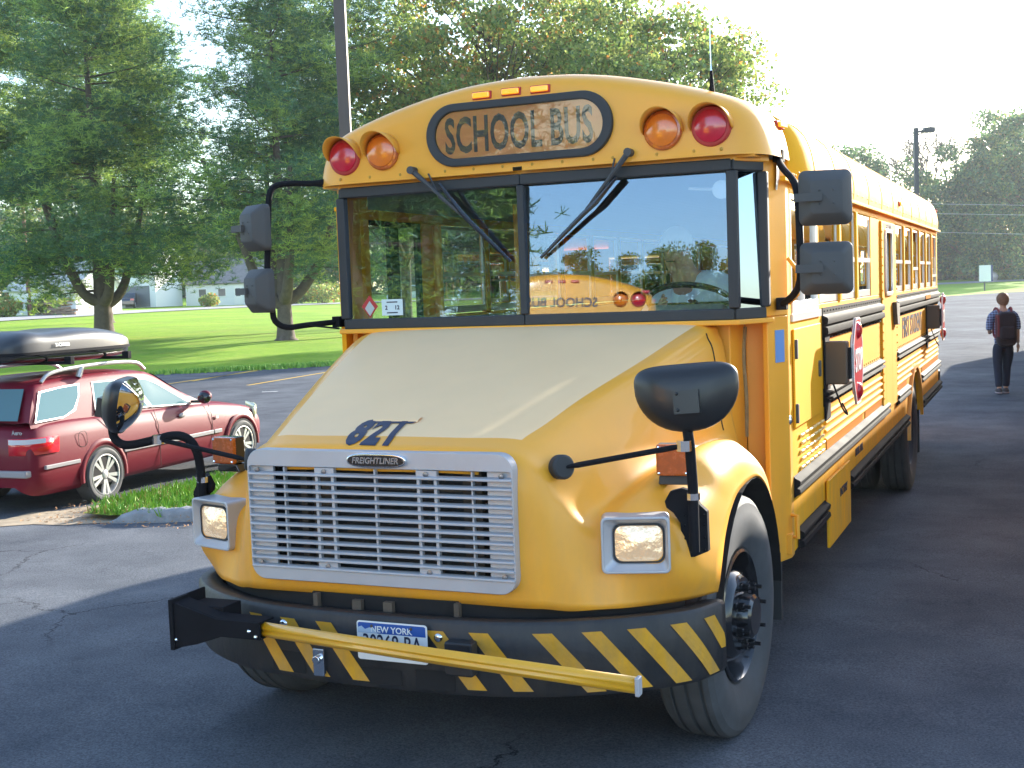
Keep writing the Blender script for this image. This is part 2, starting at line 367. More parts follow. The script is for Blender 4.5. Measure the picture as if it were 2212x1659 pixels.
# inner walls/ceiling
b = MB()
b.grid([[(x*.975, y, (z-.04)) for x, z in RP] for y in (1.0, 10.3)])
for sx in (-1, 1):
    b.box(*sorted((sx*1.17, sx*1.185)), 2.0, 10.3, .72, 1.81)
b.box(-1.15, 1.15, .75, .95, 2.555, 2.565)
b.build('inner_lining', m_int, bus)
# seats
sb = MB(); sb.box(-.48, .48, 0, .10, .75, 1.62); sb.box(-.48, .48, -.42, .02, 1.02, 1.16)
seat0 = sb.build('passenger_seat', m_seat, bus, bevel=.04)
k = 0
for y in [2.9, 3.6, 4.3, 5.0, 5.7, 6.4, 7.1, 7.8, 8.5, 9.2, 9.9]:
    for sx in (-1, 1):
        o = seat0 if k == 0 else seat0.copy()
        if k: COL.objects.link(o)
        o.location = (sx*.70, y, 0); k += 1
sb = MB(); sb.box(.42, .92, 1.98, 2.08, 1.15, 1.92); sb.box(.42, .92, 1.6, 2.0, 1.1, 1.22); sb.box(.6, .75, 1.7, 1.9, .72, 1.1)
sb.build('driver_seat', m_seat, bus, bevel=.04)
# ---- side windows
def side_window(y0, y1, zb=1.835, zt=2.405, zm=2.09, nm='side_window', sx=1, drop=0):
    f = MB(); t = .022; X0, X1 = sorted((sx*1.196, sx*1.214))
    f.box(X0, X1, y0, y1, zb, zb+.045); f.box(X0, X1, y0, y1, zt-.02, zt); f.box(X0, X1, y0, y0+t, zb+.045, zt-.02); f.box(X0, X1, y1-t, y1, zb+.045, zt-.02)
    f.box(X0, X1+(.006 if sx > 0 else 0), y0+t, y1-t, zm-.014-drop, zm+.016-drop)
    fr = f.build(nm, m_alu, bus)
    g = MB(); x = sx*1.203
    g.add([(x, y0+t, zb+.045), (x, y1-t, zb+.045), (x, y1-t, zm-.014-drop), (x, y0+t, zm-.014-drop)], [(0, 1, 2, 3)])
    x = sx*1.208
    g.add([(x, y0+t, zm+.016-drop), (x, y1-t, zm+.016-drop), (x, y1-t, zt-.02-drop*1.5), (x, y0+t, zt-.02-drop*1.5)], [(0, 1, 2, 3)])
    g.build('pane', m_glw, fr); return fr
for y0, y1, dr in ((2.11, 2.815, .05), (2.885, 3.565, 0), (3.635, 4.36, 0), (5.90, 6.565, 0), (6.635, 7.295, 0), (7.365, 8.015, .06), (8.085, 8.735, 0), (8.805, 9.455, .0), (9.525, 10.18, .14)):
    side_window(y0, y1, drop=dr)
p = 2.1
for i in range(11):
    a_, b_ = (2.1 if i == 0 else 2.85+.733*(i-1)+.035), min(2.85+.733*i-.035, 10.18); side_window(a_, b_, sx=-1)
f = MB(); f.box(1.19, 1.226, 1.26, 2.05, 1.80, 1.862); f.box(1.19, 1.232, 1.23, 2.10, 1.762, 1.80); f.box(1.19, 1.222, 1.26, 2.05, 2.385, 2.41)
for y0, y1 in ((1.26, 1.285), (1.60, 1.635), (2.005, 2.05)): f.box(1.19, 1.222, y0, y1, 1.862, 2.385)
fr = f.build('driver_window', m_alu, bus)
g = MB(); g.add([(1.205, 1.285, 1.862), (1.205, 2.005, 1.862), (1.205, 2.005, 2.385), (1.205, 1.285, 2.385)], [(0, 1, 2, 3)]); g.build('pane', m_gdw, fr)
# passenger door (far side)
f = MB()
for y0, y1 in ((1.15, 1.19), (1.46, 1.57), (1.82, 1.86)): f.box(-1.225, -1.195, y0, y1, .72, 2.41)
for z0, z1 in ((.62, .80), (2.38, 2.41), (1.5, 1.56)): f.box(-1.224, -1.196, 1.19, 1.82, z0, z1)
dr = f.build('folding_door', m_blk, bus)
g = MB(); g.add([(-1.21, 1.19, .8), (-1.21, 1.82, .8), (-1.21, 1.82, 2.38), (-1.21, 1.19, 2.38)], [(0, 1, 2, 3)])
g.build('door_glass', glassmat('door_glass', (.80, .85, .80), .03), dr)
b = MB(); b.tube([(-1.24, 1.02, 1.74), (-1.27, 1.02, 1.77), (-1.27, 1.02, 1.98), (-1.24, 1.02, 2.01)], .014); b.build('grab_handle', m_yel, bus, smooth=True)
b = MB(); b.tube([(-1.16, 2.02, .8), (-1.16, 2.02, 2.4)], .03); b.tube([(-.6, 2.0, .8), (-.6, 2.0, 2.5)], .018); b.each('grab_pole', m_yel, bus, smooth=True)
# ---- emergency door on the driver side
b = MB(); b.box(1.20, 1.238, 4.90, 5.84, .90, 2.40)
ed = None
b = MB()
b.box(1.205, 1.238, 4.885, 5.06, .90, 2.398); b.box(1.205, 1.238, 5.50, 5.855, .90, 2.398); b.box(1.205, 1.238, 5.06, 5.50, .90, 1.83); b.box(1.205, 1.238, 5.06, 5.50, 2.325, 2.398)
ed = b.build('emergency_door', m_ysh, bus, bevel=.005)
Mx = Matrix.Identity(4)
f = MB(); f.ring(rrect(5.28, 2.078, .47, .53, .07), rrect(5.28, 2.078, .41, .47, .05), 1.236, 1.252, plane='yz'); wf = f.build('window_frame', m_alu, ed, bevel=.003)
g = MB(); g.prism(rrect(5.28, 2.078, .42, .48, .05), 1.225, 1.228, plane='yz'); g.build('pane', m_glw, wf)
hg = MB()
for y in (4.895, 5.845):
    for k in range(22): hg.sphere((1.241, y, .95+k*.065), .008, (.6, 1, 1), 6, 4)
hg.build('door_rivets', m_ysh, ed, smooth=True)
# ---- rub rails
def rail(y0, y1, zc, h=.10, name='rub_rail', sx=1, plate=0):
    r = MB(); X = sx*1.224
    prof = [(0, -h/2-.01), (.006, -h/2), (.03, -h/2+.012), (.034, -h*.30), (.03, -.010), (.012, -.004), (.012, .004), (.03, .010), (.034, h*.30), (.03, h/2-.012), (.006, h/2), (0, h/2+.01)]
    r.grid([[(X+sx*a, y, zc+c) for a, c in prof] for y in (y0, y0+.001, y1-.001, y1)])
    for y in (y0, y1): r.add([(X+sx*a, y, zc+c) for a, c in prof], [tuple(range(len(prof)))])
    if plate: r.box(*sorted((sx*1.221, sx*1.227)), y0, y1, zc-h/2-.02, zc+h/2+plate)
    n = int((y1-y0)/.11)
    if plate:
        for i in range(n):
            for zz in (zc+h/2+.025, zc-h/2-.014): r.sphere((sx*1.229, y0+.05+i*.11, zz), .006, (.6, 1, 1), 6, 4)
    r.build(name, m_blk, bus, smooth=35)
for sx in (1, -1):
    rail(2.165, 4.88, 1.70, .12, sx=sx, plate=.045); rail(5.845, 10.3, 1.70, .12, sx=sx, plate=.045)
    rail(2.165, 4.88, 1.29, .075, sx=sx, plate=.008); rail(5.845, 10.3, 1.29, .075, sx=sx, plate=.008)
    rail(1.215, 5.2 if sx > 0 else 6.8, .915, .095, sx=sx); rail(5.86, 6.84, .915, .095, sx=sx); rail(8.05, 10.3, .915, .09, sx=sx)
    rail(3.08, 6.70, .645, .10, sx=sx); rail(8.10, 10.42, .655, .10, sx=sx); rail(1.30, 2.15, .63, .10, sx=sx)
for yy in (2.22, 4.0): 
    pass
b = MB(); b.box(1.221, 1.226, 2.24, 3.76, .972, 1.022); b.box(1.221, 1.226, 3.90, 4.87, .972, 1.022); b.box(1.221, 1.226, 5.9, 6.7, .972, 1.022); b.box(1.221, 1.226, 8.2, 10.2, .972, 1.022)
b.each('reflective_strip', m_refl, bus)
b = MB(); b.prism(rrect(0, 0, .55, .04, .018), 1.258, 1.263, M=T((0, 8.6, 1.735)), plane='yz'); b.build('rail_reflector', m_refl, bus)
# battery door hanging open below the floor line, service door, louvres
b = MB(); b.box(1.226, 1.245, 2.175, 3.02, .40, .80); b.build('battery_door', m_ysh, bus, bevel=.006)
b = MB(); b.box(1.222, 1.234, 1.245, 2.05, 1.215, 1.725); sd_ = b.build('service_door', m_ysh, bus, bevel=.008)
b = MB(); b.prism(rrect(1.97, 1.47, .05, .09, .015), 1.232, 1.244, plane='yz'); b.prism(rrect(1.265, 1.62, .03, .10, .01), 1.232, 1.248, plane='yz'); b.prism(rrect(1.265, 1.29, .03, .10, .01), 1.232, 1.248, plane='yz'); b.build('latch', m_gplas, sd_, bevel=.003)
b = MB()
for i in range(5):
    for j in range(6):
        y, z = 1.40+j*.125+.03*(i % 2), .985+i*.042
        if y < 2.08: b.prism([(y, z), (y+.085, z), (y+.085, z+.014), (y, z+.014)], 1.222, 1.236, plane='yz')
b.build('vent_louvres', mat('louvre_yellow', (.85, .62, .25), .4), bus, bevel=.004)
b = MB(); b.lathe([(0, .05), (.02, .05), (.034, .04), (.036, .015), (.03, 0)], (1.2, 1.17, 1.27), 'y', 16, sign=-1); b.build('latch_knob', m_chr, bus, smooth=True)
b = MB(); b.tube([(1.21, 1.14, .79), (1.26, 1.10, .79), (1.26, 1.10, .68), (1.21, 1.14, .68)], .012); b.box(1.19, 1.235, 1.07, 1.13, .60, .70); b.build('hood_latch', m_yel, bus, bevel=.004)
b = MB(); b.tube([(1.236, 1.12, 1.86), (1.285, 1.08, 1.9), (1.29, 1.06, 2.02), (1.24, 1.1, 2.08)], .011); b.build('grab_handle', m_yel, bus, smooth=True)
st = MB(); bar(st, (1.186, .997), (1.212, 1.08), 1.57, 1.73, .004, .004); st.build('blue_sticker', mat('sticker_blue', (.12, .28, .60), .4), bus)
# rear bumper, rear door, skirt end
b = MB(); b.box(-1.22, 1.22, 10.46, 10.62, .60, .82); b.build('rear_bumper', m_bump, bus, bevel=.02)
b = MB(); b.box(-.44, .44, 10.41, 10.44, .82, 1.62); b.box(-.44, -.36, 10.41, 10.44, 1.62, 2.32); b.box(.36, .44, 10.41, 10.44, 1.62, 2.32); b.box(-.36, .36, 10.41, 10.44, 2.24, 2.32)
rd = b.build('rear_door', m_yel, bus, bevel=.006)
def rwin(cx, cz, w_, h_, par):
    f = MB(); f.ring(rrect(cx, cz, w_, h_, .08), rrect(cx, cz, w_-.08, h_-.08, .06), 10.42, 10.455); fr = f.build('rear_window', m_rub, par, bevel=.004)
    g = MB(); g.prism(rrect(cx, cz, w_-.06, h_-.06, .06), 10.436, 10.439); g.build('pane', m_dark, fr)
rwin(0, 1.95, .70, .56, rd); rwin(-.83, 2.1, .55, .42, bus); rwin(.83, 2.1, .55, .42, bus)
# ---- exhaust, axle bits, mud flaps
b = MB(); b.box(1.02, 1.19, -.02+1.02, -.0+1.04, .28, .62); b.box(-1.19, -1.02, 1.0, 1.02, .28, .62); b.box(.7, 1.2, 8.12, 8.14, .15, .6); b.box(-1.2, -.7, 8.12, 8.14, .15, .6); b.each('mud_flap', m_rub, bus)
b = MB(); b.box(-.95, -.35, 2.3, 3.9, .3, .66); b.tube([(.25, 2.4, .45), (.25, 6.5, .45)], .12, 12); b.tube([(-1, FAX, .5), (1, FAX, .5)], .06); b.tube([(-1, RAX, .42), (1, RAX, .42)], .09); b.sphere((0, RAX, .42), .2)
b.box(-.45, -.37, -.8, 10.2, .55, .75); b.box(.37, .45, -.8, 10.2, .55, .75); b.build('chassis', m_dark, bus)
b = MB(); b.box(-.62, .62, -.72, .78, .55, 1.26); b.box(-.62, .62, .2, .78, 1.2, 1.5)
for sx in (-1, 1):
    b.box(*sorted((sx*.62, sx*.66)), -.5, .95, .45, 1.18)
    b.lathe([(.60, .0), (.60, .55)], (sx*.66, FAX+.14, .50), 'x', 20, 0, PI, sign=sx)
b.build('wheel_house', m_dark, bus)
# ---- wheels
def wheel(x, y, z, sgn, steer=0, rear=False):
    Wm = empty('wheel', (x, y, z), steer); Wm.parent = bus
    t = MB(); wd = .26
    pr = [(.30, -.20), (.40, -.245), (.49, -.235), (.515, -.21), (.525, -.17)]
    for g0 in (-.13, -.065, 0): pr += [(.526, g0-.045), (.514, g0-.04), (.514, g0-.03), (.526, g0-.025)]
    pr += [(.525, -.03), (.517, -.006), (.49, .012), (.455, .017), (.44, .021), (.40, .020), (.36, .012), (.325, .0), (.30, -.012), (.286, -.03)]
    t.lathe(pr, (0, 0, 0), 'x', 56, sign=sgn); t.build('tyre', m_tyre, Wm, smooth=25)
    r = MB()
    if rear: rp_ = [(.287, -.03), (.288, -.01), (.276, -.004), (.268, -.02), (.262, -.08), (.24, -.14), (.14, -.15), (.13, -.15), (.10, -.05), (0, -.045)]
    else: rp_ = [(.287, -.03), (.289, -.008), (.277, -.002), (.268, -.018), (.262, -.11), (.248, -.14), (.225, -.10), (.19, -.02), (.165, .0), (.12, .004), (.105, .0), (.095, .05), (.08, .062), (0, .065)]
    r.lathe(rp_, (0, 0, 0), 'x', 48, sign=sgn); rim = r.build('rim', m_gloss if not rear else m_rub, Wm, smooth=30)
    nb = MB(); hx = .0 if not rear else -.15
    for i in range(8 if not rear else 10):
        a = 2*PI*i/(8 if not rear else 10)+.25; c = (0, .135*math.cos(a), .135*math.sin(a))
        nb.lathe([(.022, hx), (.022, hx+.012), (.017, hx+.014), (.017, hx+.042), (.009, hx+.044), (.009, hx+.07), (0, hx+.07)], c, 'x', 8, sign=sgn)
    nb.each('lug_nut', m_gloss, rim, smooth=30); return Wm
wheel(1.185, FAX, WR-.005, 1, R(-3)); wheel(-1.185, FAX, WR-.005, -1, R(-3))
for sx in (-1, 1):
    wheel(sx*1.19, RAX, .417, sx, rear=True); wheel(sx*.86, RAX, .417, sx, rear=True)
# fender flare at the rear arch
b = MB()
for sx in (-1, 1):
    P = []
    for rr, xo in ((AR-.005, 0), (AR-.004, .03), (AR+.03, .03), (AR+.035, 0)):
        P.append([(sx*(1.22+xo), ACY+rr*math.cos(a), ACZ+rr*math.sin(a)) for a in np.linspace(PI+.02, .15, 30)])
    b.grid(P)
b.each('wheel_arch', m_yel, bus, smooth=40)
# ---- hood and fenders: one lofted shell
NET = [
 [(0,.80,1.795),(0,.60,1.782),(0,.13,1.665),(0,-.3,1.55),(0,-.64,1.456),(0,-.815,1.405),(0,-.895,1.33),(0,-.90,1.0),(0,-.885,.78)],
 [(.42,.80,1.792),(.42,.60,1.78),(.37,.13,1.663),(.34,-.3,1.548),(.32,-.64,1.453),(.31,-.815,1.403),(.31,-.893,1.33),(.31,-.898,1.0),(.31,-.883,.78)],
 [(.885,.79,1.778),(.875,.60,1.765),(.775,.13,1.645),(.665,-.3,1.532),(.60,-.58,1.448),(.555,-.77,1.39),(.575,-.87,1.31),(.585,-.88,1.0),(.59,-.868,.775)],
 [(.965,.78,1.72),(.955,.6,1.705),(.86,.13,1.58),(.755,-.3,1.465),(.69,-.57,1.38),(.66,-.73,1.32),(.66,-.82,1.24),(.67,-.845,.98),(.675,-.84,.77)],
 [(.995,.77,1.60),(.985,.6,1.585),(.90,.13,1.455),(.815,-.3,1.34),(.755,-.54,1.25),(.725,-.68,1.19),(.715,-.765,1.13),(.725,-.80,.94),(.755,-.79,.755)],
 [(1.02,.78,1.32),(1.015,.6,1.28),(.965,.13,1.245),(.90,-.22,1.21),(.835,-.45,1.15),(.79,-.61,1.09),(.815,-.675,1.03),(.825,-.705,.875),(.85,-.725,.752)],
 [(1.06,.95,.98),(1.08,.66,1.20),(1.085,.22,1.285),(1.055,-.10,1.28),(1.00,-.29,1.225),(.955,-.50,1.155),(.94,-.63,1.06),(.935,-.655,.885),(.955,-.655,.75)],
 [(1.155,.96,.86),(1.175,.70,1.09),(1.18,.24,1.215),(1.175,-.08,1.20),(1.155,-.24,1.14),(1.13,-.42,1.09),(1.115,-.56,1.01),(1.12,-.575,.875),(1.11,-.49,.745)],
 [(1.20,.955,.66),(1.205,.74,.94),(1.21,.47,1.09),(1.21,.10,1.095),(1.21,-.08,1.04),(1.212,-.20,.955),(1.218,-.28,.88),(1.218,-.33,.80),(1.205,-.32,.745)],
]
N = np.array(NET); NS = 7; NK = 6
def surf(u, v):
    rows = np.array([cr(list(N[i]), v) for i in range(9)]); return cr(list(rows), u)
us = np.linspace(0, 8, 8*NS+1); vs_ = np.linspace(0, 8, 8*NK+1)
GR = [[surf(u, v) for v in vs_] for u in us]
b = MB()
for sx in (-1, 1):
    for i in range(len(us)-1):
        for j in range(len(vs_)-1):
            q = [GR[i][j], GR[i][j+1], GR[i+1][j+1], GR[i+1][j]]; c = sum(q)/4
            if c[1] < -.84 and c[0] < .52 and .885 < c[2] < 1.305: continue
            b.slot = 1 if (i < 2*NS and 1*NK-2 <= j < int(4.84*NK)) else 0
            b.add([(sx*p[0], p[1], p[2]) for p in q], [(0, 1, 2, 3)])
b.slot = 0
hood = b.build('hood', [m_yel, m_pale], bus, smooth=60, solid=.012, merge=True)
from mathutils.bvhtree import BVHTree
bvh = BVHTree.FromPolygons([Vector(v) for v in b.v], b.f)
def drape(o, dz):      # lay a flat marking on the curved nose of the hood
    bm = bmesh.new(); bm.from_mesh(o.data); xs_ = [v.co.x for v in bm.verts]; ys_ = [v.co.y for v in bm.verts]
    for ax, lo, hi, st in ((0, min(xs_), max(xs_), .03), (1, min(ys_), max(ys_), .012)):
        t = lo+st
        while t < hi: bmesh.ops.bisect_plane(bm, geom=bm.verts[:]+bm.edges[:]+bm.faces[:], plane_co=(t, 0, 0) if ax == 0 else (0, t, 0), plane_no=(1, 0, 0) if ax == 0 else (0, 1, 0)); t += st
    bm.to_mesh(o.data); bm.free()
    for v in o.data.vertices:
        h = bvh.ray_cast(Vector((v.co.x, v.co.y, 3)), Vector((0, 0, -1)))[0]
        if h: v.co.z = h.z+dz+(v.co.z-2)*.5
    return o
b = MB(); P = [[(x, y+.0*x, 2.0+zz) for x in np.linspace(-.15, .06, 10)] for k, (y, zz) in enumerate(((-.652, 0), (-.64, .012), (-.615, .012), (-.60, 0)))]
b.grid(P); drape(b.build('hood_handle', m_pale, hood), .002)
b = MB(); b.grid([[(x, y, 2) for x in np.linspace(x0, x1, 10)] for y, x0, x1 in ((-.668, -.15, .045), (-.650, -.15, .055))]); drape(b.build('hood_slot', m_navy, hood), .004)
drape(text_obj('fleet_number', '821', .295, T((-.055, -.765, 2)), m_navy, hood, bold=.015, shear=-.26, sx=.46, depth=.001, space=1.18), .004)
for sx in (-1, 1):
    s_ = MB(); s_.tube([(sx*GR[i][NK][0]*1.001, GR[i][NK][1], GR[i][NK][2]+.002) for i in range(int(2.6*NS), int(5.2*NS))], .0035, 5); s_.build('hood_seam', m_dark, hood)
# grille
g = MB(); YG = -.888
oc = rrect(0, 1.103, 1.182, .535, .065, 6)
ic = rrect(0, 1.094, 1.17, .415, .012, 6)
g.ring(oc, ic, YG-.035, YG+.02)
for sx in (-1, 1): g.box(*sorted((sx*.478, sx*.588)), YG-.015, YG, .885, 1.30)
for k in range(12):
    z = 1.270-k*.0345
    g.prism([(YG-.030, z+.009), (YG-.042, z+.004), (YG-.042, z-.005), (YG-.012, z-.007), (YG-.012, z+.009)], -.587, .587, plane='yz')
g.box(-.005, .005, YG-.028, YG-.006, .885, 1.30)
for sx in (-1, 1):
    for x in (.192, .266): g.box(*sorted((sx*(x-.007), sx*(x+.007))), YG-.03, YG-.008, .885, 1.30)
    g.box(*sorted((sx*.416, sx*.424)), YG-.028, YG-.006, .885, 1.30)
    for z0, z1 in ((.885, .918), (1.262, 1.30)): g.box(*sorted((sx*.183, sx*.274)), YG-.031, YG-.009, z0, z1)
gr = g.build('grille', m_sil, bus, bevel=.0022, seg=1)
s = MB()
for x in (-.545, -.228, .228, .545):
    for z in (.902, 1.285): s.lathe([(.011, 0), (.011, .006), (0, .008)], (x, YG-.03, z), 'y', 10, sign=-1)
s.each('screw', mat('screw_grey', (.25, .25, .27), .4, metal=.8), gr)
b = MB(); b.box(-.55, .55, YG+.10, YG+.14, .86, 1.32)
rd_ = b.build('radiator', m_rad, bus)
b = MB()
for x0, x1 in ((-.40, -.37), (-.34, -.325), (-.30, -.25), (.34, .375), (.395, .42)): b.box(x0, x1, YG+.06, YG+.098, .87, 1.31)
for z0 in (.93, 1.02, 1.11, 1.2): b.box(-.2, .33, YG+.08, YG+.098, z0, z0+.012)
b.each('radiator_strut', m_brn, rd_)
# badge
b = MB(); b.slot = 0; pl = [( .132*math.copysign(abs(math.cos(a))**.55, math.cos(a)), .029*math.copysign(abs(math.sin(a))**.8, math.sin(a))) for a in np.linspace(0, 2*PI, 40, endpoint=False)]
b.prism(pl, YG-.052, YG-.03, M=T((.021, 0, 1.336))); bd = b.build('badge', m_chr, gr, bevel=.006)
b = MB(); b.prism([(x*.93, z*.76) for x, z in pl], YG-.0545, YG-.045, M=T((.021, 0, 1.336))); b.build('badge_field', m_gloss, bd)
text_obj('badge_lettering', 'FREIGHTLINER', .0335, T((.020, YG-.0560, 1.336)) @ FRONT, m_chr, bd, bold=.0007, shear=.2, sx=.94, depth=.0009)
# headlights
for sx in (-1, 1):
    H = empty('headlight', (sx*.972, -.643, .995), sx*R(17)); H.parent = bus
    o = rrect(0, 0, .262, .218, .022, 5); i_ = rrect(.0, .0, .240, .196, .018, 5); o2 = rrect(.012*sx, .002, .196, .152, .030, 5)
    f = MB(); f.ring(o, i_, -.035, .08)
    n = len(i_); f.add([(x, -.033, z) for x, z in i_]+[(x, .0, z) for x, z in o2], [(k, (k+1) % n, n+(k+1) % n, n+k) for k in range(n)])
    f.build('bezel', m_sil, H, bevel=.004)
    f = MB(); f.ring(o2, rrect(.012*sx, .002, .182, .138, .03, 5), -.006, .012); f.build('gasket', m_rub, H)
    f = MB(); P = []
    l2 = rrect(.012*sx, .002, .186, .142, .032, 5)
    for k in range(7):
        s_ = math.cos(k/6*PI/2); P.append([(.012*sx+(x-.012*sx)*s_, -.002-.022*(1-s_*s_), .002+(z-.002)*s_) for x, z in l2+l2[:1]])
    f.grid(P); f.build('lens', m_lens, H, smooth=True)
    # turn signal on the fender
    Tn = empty('turn_signal', (sx*1.062, -.40, 1.288), sx*R(6)); Tn.parent = bus
    f = MB(); f.box(-.064, .064, -.025, .035, -.060, .062); f.prism([(-.058, -.062), (.052, -.062), (.075, -.10), (-.062, -.10)], -.02, .05, M=Matrix.Identity(4)); f.build('lamp_housing', m_gloss if sx < 0 else m_plas, Tn, bevel=.006)
    f = MB(); f.box(-.065, .065, -.048, -.020, -.061, .063); f.build('lamp_lens', m_ambd, Tn, bevel=.01)
    f = MB()
    for x in (-.054, .054):
        for z in (-.05, .052): f.sphere((x, -.048, z), .006, (1, .5, 1), 6, 4)
    f.build('screw', m_chr, Tn)
# ---- bumper
bh = [(.3, -1.007, 0), (.55, -.965, 0), (.76, -.882, 0), (.95, -.762, 0), (1.09, -.635, 0), (1.18, -.51, 0), (1.235, -.33, 0)]
BP = curve([(-x, y, z) for x, y, z in bh[::-1]]+[(0, -1.02, 0)]+bh, 6)
al = [0]
for i in range(1, len(BP)): al.append(al[-1]+(BP[i]-BP[i-1]).length)
half = al[-1]/2; al = [a-half for a in al]
def bpt(u, z, off=0):
    u = max(al[0]+1e-5, min(al[-1]-1e-5, u)); i = max(k for k in range(len(al)-1) if al[k] <= u); t = (u-al[i])/(al[i+1]-al[i])
    p = BP[i].lerp(BP[i+1], t); d = (BP[i+1]-BP[i]).normalized(); nn = Vector((d.y, -d.x, 0)); q = p+nn*off
    zc = .75-.03*(abs(u)/half)**2; return Vector((q.x, q.y, zc-.75+z))
b = MB(); prof = [(-.10, .735), (-.03, .748), (-.012, .745), (0, .73), (.002, .60), (0, .48), (-.012, .458), (-.04, .45), (-.10, .452)]
nU = 90; b.grid([[bpt(-half+2*half*i/nU, z, o_) for o_, z in prof] for i in range(nU+1)])
bp_ = b.build('front_bumper', m_bump, bus, smooth=40, solid=.01)
b = MB()
for u in [-.60, -.42, -.24, .245, .42, .66, .845, 1.02, 1.20, 1.37]:
    zt, zb = (.705, .475) ; dx = .20 if u > .5 else .165
    if u < .5: zb = .485
    n = 8; P = []
    for k in range(n+1):
        f = k/n; z = zt+(zb-zt)*f; uu = u+dx*f; e = uu+.075
        if uu > half-.03: break
        P.append([bpt(min(uu+(e-uu)*q/3, half-.01), z, .004) for q in range(4)])
    if len(P) > 1: b.grid(P)
b.each('hazard_stripe', m_bstr, bp_)
b = MB()
for u in (-.40, .30): b.sphere(bpt(u, .68, .006), .018, (1, .6, 1), 10, 8)
b.each('bolt_head', m_chr, bp_, smooth=True)
b = MB()
for (u0, u1, z0, z1) in ((-.47, -.30, .485, .57), (-.05, .14, .48, .54), (.20, .36, .475, .55)):
    P = [[bpt(u0+(u1-u0)*k/4, z, .0035) for z in (z0, z1)] for k in range(5)]; b.grid(P)
b.each('bumper_opening', m_dark, bp_)
b = MB(); b.box(-.245, -.195, -1.04, -1.02, .49, .60); b.tube([(-.22, -1.06, .56), (-.22, -1.03, .56)], .018); b.build('tow_pin', m_chr, bp_, bevel=.004)
b = MB(); b.box(.345, .46, -1.06, -1.0, .55, .68); b.build('arm_rest', m_bump, bp_, bevel=.01)
# grimy structure between hood lip and bumper
b = MB(); b.grid([[bpt(-half*.93+2*half*.93*k/40, z, -.12) for z in (.60, .79)] for k in range(41)]); b.build('front_crossmember', m_dark, bus)
b = MB(); b.box(-.30, -.28, -.93, -.905, .70, .79); b.box(.33, .35, -.93, -.905, .70, .79); b.box(-.12, -.08, -.93, -.905, .72, .775); b.box(.02, .06, -.93, -.905, .72, .775); b.each('hinge_bracket', m_brn, bus)
# licence plate
b = MB(); Mp = T((.118, -1.045, .655)) @ Matrix.Rotation(R(0), 4, 'X')
b.prism(rrect(0, 0, .305, .152, .012), 0, .003, M=Mp); lp = b.build('licence_plate', m_white, bus, bevel=.001)
b = MB(); b.prism([(-.146, .03), (.146, .03), (.146, .066), (.14, .07), (-.14, .07), (-.146, .066)], -.0012, -.0002, M=Mp); b.build('plate_band', m_blue, lp)
b = MB(); b.prism([(-.146, .031), (-.06, .031), (-.075, .045), (-.095, .052), (-.115, .044), (-.13, .056), (-.146, .05)], -.0022, -.0013, M=Mp); b.build('plate_mountains', mat('plate_mist', (.45, .55, .65), .5), lp)
text_obj('plate_state', 'NEW YORK', .034, Mp @ T((.0, -.003, .046)) @ FRONT, m_white, lp, bold=.0006, depth=.0004)
text_obj('plate_number', '30268-BA', .088, Mp @ T((0, -.0012, -.008)) @ FRONT, m_navy, lp, bold=.0008, sx=.72, depth=.0004)
b = MB(); b.sphere((-.085, -.002, .058), .006, n=8, m=6); b.sphere((.085, -.002, .058), .006, n=8, m=6); b.v = [tuple(Mp @ Vector(v)) for v in b.v]; b.each('bolt', m_brn, lp)
# crossing gate arm
cg = empty('crossing_gate', (0, 0, 0)); cg.parent = bus
b = MB(); p0, p1 = Vector((-.385, -1.175, .700)), Vector((1.170, -1.275, .655)); d = (p1-p0)
pr = [(-.022, .026), (-.012, .030), (0, .024), (.010, .010), (.004, 0), (.010, -.010), (0, -.024), (-.012, -.030), (-.022, -.026)]
for a, o_ in ((p0, p1),): b.grid([[q+Vector((0, -y, z)) for y, z in pr] for q in (a, a.lerp(o_, .5)+Vector((0, 0, -.004)), o_)])
b.build('gate_arm', mat('gate_yellow', (.78, .38, .012), .32, coat=.5, var=.08, vs=8), cg, smooth=30, solid=.004)
b = MB(); b.box(-.008, .008, -.012, .026, -.032, .032, M=T(p1)); b.build('end_cap', m_sil, cg, bevel=.004)
b = MB(); Mb = Matrix.Identity(4)
b.box(-.80, -.79, -1.13, -.98, .60, .80)
b.prism([(-.79, .79), (-.58, .735), (-.375, .735), (-.375, .665), (-.56, .665), (-.68, .625), (-.79, .60)], -1.20, -1.188)
b.prism([(-.79, .79), (-.58, .735), (-.375, .735), (-.375, .725), (-.58, .725), (-.79, .78)], -1.188, -1.10)
b.prism([(-.79, .61), (-.68, .635), (-.56, .672), (-.375, .672), (-.375, .665), (-.56, .665), (-.68, .625), (-.79, .60)], -1.188, -1.12)
b.box(-.80, -.78, -1.21, -1.10, .595, .80); b.box(-.78, -.60, -1.12, -1.0, .66, .76)
b.build('gate_bracket', m_blk, cg, bevel=.004)
b = MB()
for q in ((-.77, -1.205, .64), (-.42, -1.205, .70), (-.39, -1.205, .68)): b.sphere(q, .008, n=8, m=6)
b.each('bolt', m_chr, cg)
